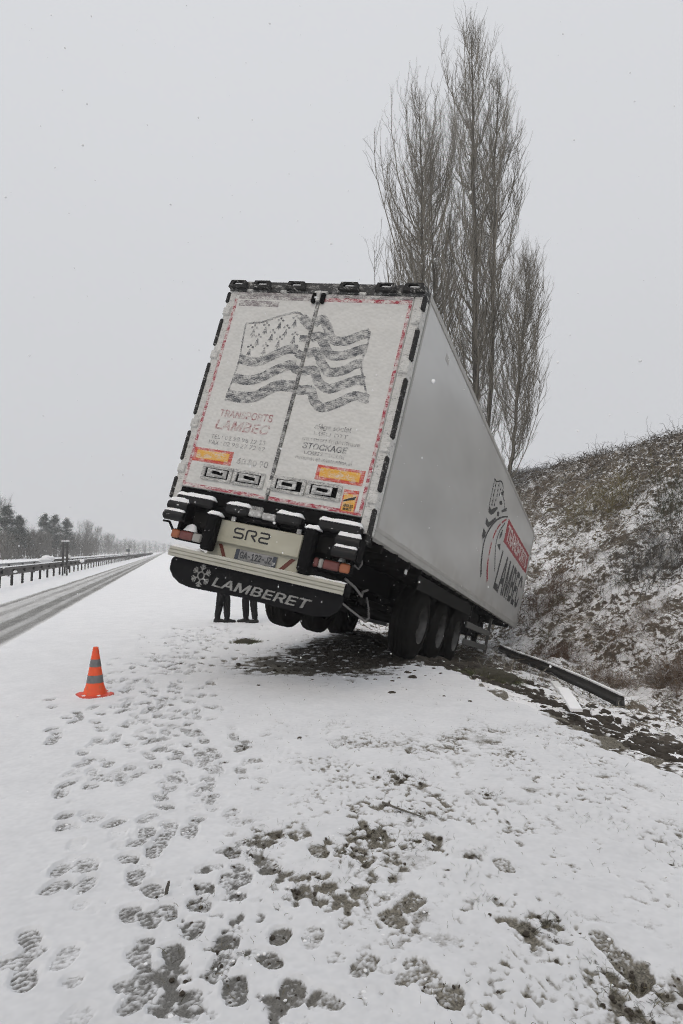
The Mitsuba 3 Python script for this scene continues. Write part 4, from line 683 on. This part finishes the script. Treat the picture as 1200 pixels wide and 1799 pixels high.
# the panel's emblem: S R 2 in rounded double strokes
def stroke(pts, w=.033): return LineString(pts).buffer(w / 2, cap_style=2, join_style=1)
def arc(cx, cz, r, a0, a1): a = np.radians(np.linspace(a0, a1, 10)); return [(cx + r * math.cos(q), cz + r * math.sin(q)) for q in a]
def SR2(x, z, h):
    r = h / 4; w = h * .185; W = h * 1.15
    S = stroke([(x + W, z + h)] + arc(x + r, z + 3 * r, r, 90, 270) + arc(x + W - r, z + r, r, 90, -90) + [(x, z)], w)
    x2 = x + W + h * .40
    Rr = stroke([(x2, z - h * .08), (x2, z + h * .72)] + arc(x2 + r, z + h - r, r, 180, 90) + arc(x2 + W - r, z + h - r, r, 90, -90) + [(x2 + W * .55, z + h - 2 * r), (x2 + W + r * .35, z - h * .05)], w)
    x3 = x2 + W + h * .48
    two = stroke([(x3, z + h)] + arc(x3 + W - r, z + 3 * r, r, 90, -90) + arc(x3 + r, z + r, r, 90, 270) + [(x3 + W, z)], w)
    return [S, Rr, two]
tp('emblem_panel__emblem', cat([rear_decal(p, -.0755, .004) for p in SR2(1.03, -.318, .105)]), 'm_ink')
tp('panel_bolt', cat([box(x - .025, x + .025, -.085, -.05, -.145, -.09, .006) for x in (.97, 1.82)]), 'm_lock')
tp('plate_panel', box(.70, 1.88, -.015, .02, -.60, -.39, .004), 'm_cream'); tp('plate_panel__chevron', cat([rear_decal(Polygon([(.83, -.42), (.88, -.42), (.97, -.56), (.92, -.56)]), -.0165), rear_decal(Polygon([(1.78, -.42), (1.84, -.42), (1.72, -.56), (1.66, -.56)]), -.0165)]), 'm_chevron')
np_ = tp('number_plate', box(1.085, 1.62, -.034, -.018, -.555, -.435, .004), 'm_numplate'); tp('number_plate__side_band', cat([box(1.087, 1.135, -.036, -.030, -.552, -.438), box(1.572, 1.618, -.036, -.030, -.552, -.438)]), 'm_plate_blue'); tp('number_plate__lettering', rear_text('GA-122-JZ', 1.15, -.530, .072, -.0345, .41), 'm_plate_ink')
tp('number_plate__small_lettering', rear_text('29', 1.578, -.535, .03, -.0365, .034), 'm_white')
# lamps
for k, (x0, x1, z1) in enumerate(((.215, .645, -.360), (2.09, 2.515, -.350))):
    lam = tp('tail_lamp', box(x0 - .01, x1 + .01, -.10, .02, z1 - .118, z1 + .004, .02), 'm_black'); ln = lam.split('__')[1]
    segs = [(0, .27, 'm_lamp_amber'), (.275, .70, 'm_lamp_red'), (.705, 1, 'm_lamp_clear')] if k == 0 else [(0, .14, 'm_lamp_red'), (.145, .27, 'm_lamp_clear'), (.275, .72, 'm_lamp_red'), (.725, 1, 'm_lamp_amber')]
    for a, b, m in segs: tp(f'{ln}__lens', box(x0 + (x1 - x0) * a, x0 + (x1 - x0) * b - .004, -.122, -.08, z1 - .106, z1 - .008, .014), m)
    tp(f'{ln}__bracket', cat([box(x0 + .1, x0 + .15, -.04, .0, z1, z1 + .16), box(x1 - .16, x1 - .12, -.04, .0, z1, z1 + .12)]), 'm_black')
tp('lamp_snow', snowcap(.36, .52, -.10, .0, -.358, .085, 3.), 'm_snow', True); tp('lamp_snow', snowcap(2.36, 2.42, -.10, .0, -.348, .08, 4.), 'm_handle', True)
tp('marker_arm', cat([quadbar((.19, -.06, -.38), (.12, -.08, -.29), .024, .024), box(.03, .13, -.10, -.065, -.305, -.280, .01)]), 'm_black'); tp('marker_arm', cat([box(.05, .10, -.1, -.06, -.20, -.16, .012), quadbar((.09, -.08, -.18), (.15, -.06, -.18), .02, .02)]), 'm_rubber')
# under-run bar and spray flap
bar = Polygon([(-.0, 0), (.028, 0), (.032, .03), (.02, .036), (.032, .042), (.034, .07), (.02, .076), (.032, .082), (.028, .115), (0, .115)])
v, f = extr(bar, 2.25); tp('underrun_bar', (np.stack([.265 + v[:, 2], -.10 - v[:, 0], -.68 + v[:, 1]], 1), f[:, ::-1]), 'm_alu'); tp('underrun_bar__core', box(.27, 2.51, -.10, .02, -.68, -.568), 'm_alu'); tp('underrun_bar__end_cap', box(2.516, 2.535, -.135, .02, -.685, -.56, .006), 'm_black')
tp('underrun_bar__snow', snowcap(.28, .68, -.13, .01, -.568, .030, 1.), 'm_snow', True); tp('underrun_bar__snow', snowcap(2.08, 2.51, -.13, .01, -.568, .022, 2.), 'm_snow', True); tp('underrun_bar__snow', snowcap(.72, 1.95, -.06, .01, -.568, .010, 6.), 'm_snow', True)
fl_ = Polygon([(.275, -.68), (2.50, -.68), (2.50, -.78), (2.46, -.865), (2.38, -.93), (2.20, -.965), (1.3, -.955), (.62, -.985), (.47, -.965), (.36, -.91), (.285, -.83)]).buffer(-.05).buffer(.05)
tp('spray_flap', rear_decal(fl_, -.035, .014), 'm_apron'); tp('spray_flap__lettering', rear_text('LAMBERET', .905, -.905, .098, -.050, 1.22, .35), 'm_silver')
flake = []
for k in range(6):
    a = math.radians(30 + 60 * k); c, s_ = math.cos(a), math.sin(a); P_ = lambda r, q: (.735 + r * c - q * s_, -.825 + r * s_ + q * c)
    flake += [out_([P_(.045, 0), P_(.125, 0)], .015), out_([P_(.07, 0), P_(.10, .035)], .012), out_([P_(.07, 0), P_(.10, -.035)], .012), out_([P_(.098, 0), P_(.122, .026)], .010), out_([P_(.098, 0), P_(.122, -.026)], .010)]
flake.append(LineString(arc(.735, -.825, .045, 0, 360)).buffer(.007))
tp('spray_flap__emblem', rear_decal(unary_union(flake), -.050, .004), 'm_silver')
# chassis, axles, wheels
for x in (.72, 1.78): tp('chassis_beam', cat([box(x, x + .13, .15, 12.3, -.13, -.115), box(x + .055, x + .075, .15, 12.3, -.44, -.13), box(x, x + .13, .15, 12.3, -.455, -.44)]), 'm_black')
tp('cross_member', cat([box(.05, 2.55, y, y + .06, -.10, -.002) for y in np.arange(.6, 12.6, .6)]), 'm_steel_dark')
AX = (3.2, 4.47, 5.74)
for a in AX:
    q = lathe([(.45, .06), (2.15, .06)], 'x', 20); tp('axle', cat([(q[0] + V(0, a, -.73), q[1])] + [box(x - .05, x + .05, a - .75, a + .25, -.66, -.56, .02) for x in (.8, 1.8)]), 'm_steel_dark', 40)
    for x in (.8, 1.8): b = lathe([(-.56, .12), (-.50, .15), (-.40, .13), (-.30, .15), (-.16, .12)], 'z', 20); tp('air_bag', (b[0] + V(x, a + .32, 0), b[1]), 'm_rubber', 50)
tyre = [(.0, .285), (.0, .30), (.015, .36), (.02, .44), (.035, .495), (.06, .522), (.10, .53), (.118, .53), (.122, .518), (.134, .518), (.138, .531), (.18, .533), (.184, .52), (.198, .52), (.202, .533), (.246, .531), (.25, .518), (.262, .518), (.266, .53), (.285, .53), (.325, .522), (.35, .495), (.365, .44), (.37, .36), (.385, .30), (.385, .285)]
rim = [(.36, .300), (.375, .305), (.378, .292), (.33, .275), (.30, .262), (.17, .250), (.155, .20), (.165, .14), (.175, .10)]
hub = [(.15, .145), (.25, .125), (.30, .105), (.315, .085), (.318, .0)]
for a in AX:
    for side in (0, 1):
        wk = numbered(TR + '__wheel'); sg = 1 if side else -1; cx = 1.3 + sg * .84; rot_ = R4.uniform(0, 6.28)
        def wp(name, m, bs, sm_=35):
            v = np.array(m[0]); f = m[1] if sg > 0 else m[1][:, ::-1]; v = np.stack([cx + sg * v[:, 0], a + v[:, 1], -.73 + v[:, 2]], 1); scene[f'{wk}__{name}'] = mikit.ply((v @ TM[0].T + TM[1], f), bs, smooth=sm_)
        blocks = cat([box(.012, .05, -.02, .02, .468, .524) for _ in (0,)])
        wp('tyre', lathe(tyre, 'x', 56), 'm_tyre'); wp('rim', lathe(rim, 'x', 48), 'm_rim'); wp('hub', lathe(hub, 'x', 24), 'm_steel_dark')
        nut = []
        for k in range(10):
            t = 2 * np.pi * k / 10 + rot_; c = trimesh.creation.cylinder(.016, .05, sections=6); c.apply_transform(trimesh.transformations.rotation_matrix(np.pi / 2, [0, 1, 0])); vv, ff = vf(c); nut.append((vv + V(.19, .168 * math.cos(t), .168 * math.sin(t)), ff))
        wp('wheel_nuts', cat(nut), 'm_rim', False); ho = []
        for k in range(10):
            t = 2 * np.pi * (k + .5) / 10 + rot_; c = trimesh.creation.cylinder(.027, .012, sections=12); c.apply_transform(trimesh.transformations.rotation_matrix(np.pi / 2, [0, 1, 0])); vv, ff = vf(c); ho.append((vv + V(.1635, .222 * math.cos(t), .222 * math.sin(t)), ff))
        wp('hand_holes', cat(ho), 'm_black', False)
tp('mudguard', cat([box(2.24, 2.56, AX[0] - .86, AX[2] + .70, -.105, -.085), box(2.548, 2.566, AX[0] - .86, AX[2] + .66, -.29, -.085, .004)]), 'm_skirt'); tp('mudguard', cat([box(.04, .36, AX[0] - .86, AX[2] + .70, -.105, -.085), box(.034, .052, AX[0] - .86, AX[2] + .66, -.29, -.085)]), 'm_skirt')
for z in (-.46, -.79): tp('side_guard', box(2.53, 2.565, 6.35, 9.25, z - .06, z + .06, .01), 'm_guard')
tp('side_guard_post', box(2.515, 2.575, 9.06, 9.14, -.92, -.10, .008), 'm_rim'); tp('side_guard_post', box(2.50, 2.53, 6.7, 6.78, -.86, -.10), 'm_steel_dark')
tp('side_guard', cat([box(.035, .07, 6.35, 9.25, z - .06, z + .06, .01) for z in (-.46, -.79)]), 'm_guard')
tp('pallet_box', box(.25, 2.35, 6.6, 8.6, -.62, -.12, .02), 'm_black'); tp('air_tank', (lambda q: (q[0] + V(0, 1.4, -.34), q[1]))(lathe([(.95, .02), (.95, .12), (1.75, .12), (1.75, .02)], 'x', 24)), 'm_steel_dark', 40)
for x in (.55, 2.0): tp('landing_leg', cat([box(x - .07, x + .07, 10.4, 10.54, -.95, -.10, .01), box(x - .16, x + .16, 10.33, 10.61, -.98, -.94, .01)]), 'm_steel_dark')
tp('hose', tube([(2.42, .06, -.50), (2.5, .2, -.56), (2.45, .6, -.62), (2.3, 1.0, -.55), (2.25, 1.3, -.50)], .014, 8), 'm_cable', True); tp('hose', tube([(2.38, .05, -.72), (2.48, .25, -.80), (2.52, .7, -.88), (2.47, .95, -.84), (2.42, 1.0, -.72), (2.3, 1.2, -.6)], .012, 8), 'm_cable', True); tp('hose', tube([(2.50, .12, -.20), (2.53, .16, -.30), (2.49, .2, -.36), (2.45, .15, -.33)], .012, 8), 'm_cable', True)
tp('stabiliser', quadbar((2.44, .1, -.52), (1.95, 1.1, -.50), .05, .03), 'm_steel_dark'); tp('inspection_label', box(2.50, 2.505, 1.83, 1.93, -.16, -.08), 'm_white'); tp('label_holder', box(2.42, 2.50, 1.82, 1.94, -.20, .0), 'm_black')

# ---------------------------------------------------------------- traffic cone, thrown off rail, marker board
ck = tag('traffic_cone', 'orange traffic cone with two grey bands on the trodden snow', 'traffic cone'); CX, CY = -.75, 7.72
cone_r = lambda z: np.interp(z, [.03, .06, .10, .53], [.128, .112, .098, .028])
def cone_seg(z0, z1, off): zs = np.linspace(z0, z1, 6); q = lathe([(z, cone_r(z) + off) for z in zs] if z1 < .52 else [(z, cone_r(z) + off) for z in zs] + [(z1 + .006, .02), (z1 + .006, .0)], 'z', 40); return q[0] + V(CX, CY, .012), q[1]
for a, b, m, nm in ((.03, .53, 'm_cone_orange', 'cone'), (.155, .235, 'm_cone_grey', 'band'), (.325, .405, 'm_cone_grey', 'band')): put(f'{ck}__{nm}', cone_seg(a, b, 0 if nm == 'cone' else .002), m, 40)
sq = Polygon([(-.17, -.11), (-.11, -.17), (.11, -.17), (.17, -.11), (.17, .11), (.11, .17), (-.11, .17), (-.17, .11)]); v, f = extr(sq, .035); th = .45; v = np.stack([v[:, 0] * math.cos(th) - v[:, 1] * math.sin(th) + CX, v[:, 0] * math.sin(th) + v[:, 1] * math.cos(th) + CY, v[:, 2] + .010], 1); put(f'{ck}__base', (v, f), 'm_cone_base'); put(f'{ck}__snow', blobs(np.random.default_rng(9), [V(CX + .15 * math.cos(a), CY + .15 * math.sin(a), .045) for a in (-2.3, -1.2, .3, 2.0)] + [V(CX + .2 * math.cos(a), CY + .2 * math.sin(a), .016) for a in np.linspace(0, 6, 9)], [.018, .022, .02, .025] + [.03, .022, .034, .026, .03, .02, .03, .034, .024], .45, 2), 'm_snow', True)
rk = tag('broken_guard_rail', 'torn off guard rail with a snowy top edge lying in the ditch beside the trailer', 'guard rail')
A_, B_ = V(6.4, 8.31, -.64), V(8.15, 15.2, -.82); v, f = wbeam(0, 0, 0, 1, 1, .17); d = unit(B_ - A_); s_ = unit(np.cross(d, V(0, 0, 1))); u_ = np.cross(s_, d)
ts = np.linspace(0, 1, 14); z_ = np.array([a for a, b in WB]) * .62; o_ = np.array([b for a, b in WB]) * .7; rows = []
for t in ts: c = A_ + (B_ - A_) * t + V(.10 * max(0, .35 - t), 0, .05 * math.sin(5 * t) + .12 * max(0, .3 - t)); lean = .25 * t; rows.append(c + np.outer(o_ + lean * z_, s_) + np.outer(z_, u_))
gv = np.concatenate(rows + [q - .006 * s_ for q in rows]); gf = grid_faces(14, len(z_)); scene[rk + '__rail'] = mikit.ply((gv, np.vstack([gf, gf[:, ::-1] + 14 * len(z_)])), 'm_zinc_dark', smooth=40)
scene[rk + '__snow'] = mikit.ply(cat([quadbar(rows[i][-1] + V(0, 0, .012), rows[i + 1][-1] + V(0, 0, .012), .045 + .015 * math.sin(3. * i), .024) for i in range(0, 13)]), 'm_snow')
scene[rk + '__post'] = mikit.ply(quadbar(A_ + d * .05 + V(.02, .0, .10), A_ + d * .05 + V(.05, .02, -.30), .10, .06, (0, 1, 0)), 'm_zinc_dark')
bk = tag('marker_board', 'white marker board torn loose and lying in the mud in front of the broken rail', 'marker board')
scene[bk + '__board'] = mikit.ply(quadbar((3.90, 5.72, .04), (4.30, 6.55, .06), .115, .03), 'm_snow'); scene[bk + '__stump'] = mikit.ply(quadbar((4.29, 6.53, .01), (4.36, 6.82, .08), .085, .03), 'm_white')

# ---------------------------------------------------------------- the two people standing beyond the trailer
import manifold3d as m3
def limbs(bones, res=.022, it=12):
    """bones: (p0, r0, p1, r1) -> one smooth skin"""
    tot = None
    for p0, r0, p1, r1 in bones:
        pts = np.vstack([np.array(trimesh.creation.icosphere(subdivisions=2).vertices) * r + V(*p) for p, r in ((p0, r0), (p1, r1))]); h = m3.Manifold.hull_points(pts); tot = h if tot is None else tot + h
    m = tot.refine_to_length(res).to_mesh(); t = trimesh.Trimesh(m.vert_properties[:, :3], m.tri_verts, process=True); trimesh.smoothing.filter_taubin(t, iterations=it); return np.array(t.vertices), np.array(t.faces)
def person(x, y, face, label, feet, jacket='m_jacket'):
    key = numbered('person'); tag(key, label, 'person', None); c, s = math.cos(face), math.sin(face)
    W_ = lambda mesh: (np.stack([mesh[0][:, 0] * c - mesh[0][:, 1] * s + x, mesh[0][:, 0] * s + mesh[0][:, 1] * c + y, mesh[0][:, 2]], 1), mesh[1])
    # own axes: x forward, y left, z up
    L = []
    for sgn, (fx, fy) in zip((1, -1), feet): L.append(((.0, .09 * sgn, .90), (.01 + fx * .75, .5 * fy + .045 * sgn, .49), (fx, fy, .10), sgn))
    sk = [((0, 0, 1.05), .10, (0, 0, 1.40), .10), ((0, 0, 1.40), .06, (.015, 0, 1.52), .055), ((.01, 0, 1.62), .088, (.035, 0, 1.60), .082), ((.03, 0, 1.56), .062, (.05, 0, 1.53), .045), ((.11, 0, 1.60), .014, (.125, 0, 1.585), .016), ((.01, .092, 1.61), .018, (.0, .095, 1.585), .016), ((.01, -.092, 1.61), .018, (.0, -.095, 1.585), .016)]
    hands = []
    for sgn in (1, -1):
        S_, E_, H_ = V(-.01, .19 * sgn, 1.40), V(-.03, .25 * sgn, 1.12), V(.07, .25 * sgn, .88); hands.append((S_, E_, H_))
        sk += [(S_, .05, E_, .04), (E_, .038, H_, .026), (H_, .03, H_ + V(.015, 0, -.07), .034)]
        for k in range(4): p = H_ + V(.028 - .017 * k + .015, 0, -.085); q = p + V(.004, -.006 * sgn, -.045 + .006 * abs(k - 1)); sk += [(p, .0095, q, .0085), (q, .0085, q + V(.006, -.012 * sgn, -.028), .0075)]
        sk += [(H_ + V(.035, 0, -.03), .012, H_ + V(.065, -.01 * sgn, -.07), .010), (H_ + V(.065, -.01 * sgn, -.07), .010, H_ + V(.068, -.014 * sgn, -.098), .008)]
    for hip, knee, ank, sgn in L: sk += [(hip, .075, knee, .05), (knee, .05, ank, .036), (hip, .075, (0, 0, 1.05), .09)]
    scene[key + '__body'] = mikit.ply(W_(limbs(sk, .014, 8)), 'm_skin', smooth=True)
    tr = [((0, .05, .98), .125, (0, -.05, .98), .125)]
    for hip, knee, ank, sgn in L: k2 = V(*knee) + V(-.005, 0, -.10); tr += [(hip, .105, knee, .080), (knee, .078, k2, .080), (k2, .080, V(*ank) + V(-.01, 0, .08), .068), (V(*ank) + V(-.01, 0, .08), .064, V(*ank) + V(-.01, 0, .0), .058)]
    scene[key + '__trousers'] = mikit.ply(W_(limbs(tr, .02, 8)), 'm_trouser', smooth=True)
    jk = [((0, .09, .93), .13, (0, -.09, .93), .13), ((0, .07, 1.15), .14, (0, -.07, 1.15), .14), ((0, .12, 1.38), .10, (0, -.12, 1.38), .10), ((0, .09, .93), .13, (0, .10, 1.36), .12), ((0, -.09, .93), .13, (0, -.10, 1.36), .12), ((0, 0, 1.42), .09, (.01, 0, 1.49), .075)]
    for S_, E_, H_ in hands: jk += [(S_, .082, E_, .068), (E_, .066, H_ + V(-.01, 0, .03), .05)]
    scene[key + '__jacket'] = mikit.ply(W_(limbs(jk, .025, 8)), jacket, smooth=True)
    scene[key + '__hair'] = mikit.ply(W_(limbs([((-.01, 0, 1.655), .094, (-.03, 0, 1.60), .088), ((.03, 0, 1.69), .07, (-.02, 0, 1.67), .088)], .02, 6)), 'm_hair', smooth=True)
    for k, (hip, knee, ank, sgn) in enumerate(L):
        sh = limbs([((ank[0] - .05, ank[1], .055), .05, (ank[0] + .06, ank[1], .052), .046), ((ank[0] + .06, ank[1], .052), .046, (ank[0] + .150, ank[1] + .012 * sgn, .042), .036), ((ank[0] - .01, ank[1], .13), .056, (ank[0] - .03, ank[1], .055), .05)], .016, 6)
        sh[0][:, 2] = np.maximum(sh[0][:, 2], .008); scene[key + '__shoe' + ('', '_001')[k]] = mikit.ply(W_(sh), 'm_shoe', smooth=True)
YAW = math.radians(-14.83)
person(1.20, 14.80, YAW + .15, 'person in dark trousers seen below the left end of the flap, shoes pointing right', ((.10, -.03), (-.11, .07)))
person(1.77, 14.62, YAW + math.pi - .1, 'person in dark trousers standing next to the left wheels, shoes pointing left', ((.11, -.06), (-.12, .06)))

# ---------------------------------------------------------------- falling snow and the air
r5 = np.random.default_rng(77); n = 620; dd = 1.6 + 9.5 * r5.uniform(0, 1, n) ** .75; az = np.radians(r5.uniform(-16, 46, n)); el = np.radians(r5.uniform(-22, 42, n))
c = np.stack([dd * np.sin(az), dd * np.cos(az), 1.6 + dd * np.tan(el)], 1); c = c[c[:, 2] > .05]; ico = trimesh.creation.icosphere(subdivisions=1)
sz = r5.uniform(.0022, .0052, len(c)); fl = cat([(np.array(ico.vertices) * s * r5.uniform(.6, 1.3, 3) + p, ico.faces) for s, p in zip(sz, c)])
tag(put('falling_snow', fl, 'm_snow', True), 'small snowflakes drifting through the air', 'snowflakes', kind='stuff')
scene['haze'] = {'type': 'cube', 'to_world': T().translate([-117, 434, 16]).scale([186, 470, 19]), 'bsdf': {'type': 'null'}, 'interior': {'type': 'ref', 'id': 'snowy_air'}}
tag('haze', 'thin snowy air', 'haze', kind='stuff')

for pre, g in (('poplar_tree', 'bare poplars behind the trailer'), ('pine_tree', 'pine trees beyond the motorway'), ('bare_tree', 'bare trees beyond the motorway'), ('road_sign', 'sign posts along the median'),
               ('person', 'people standing behind the trailer'), ('guard_rail', 'guard rails along the median'), ('shrub', 'bushes on the bank'), ('grass_clump', 'dead grass clumps on the bank'), ('grass_tuft', 'grass tufts beside the trailer'), ('stick', 'sticks lying on the snow')):
    for k in labels:
        if k == pre or (k.startswith(pre + '_') and k[len(pre) + 1:].isdigit()): labels[k]['group'] = g
for k in scene:
    if k.startswith(TR + '__door') and 'lettering' in k: labels[k] = {'kind': 'stuff'}
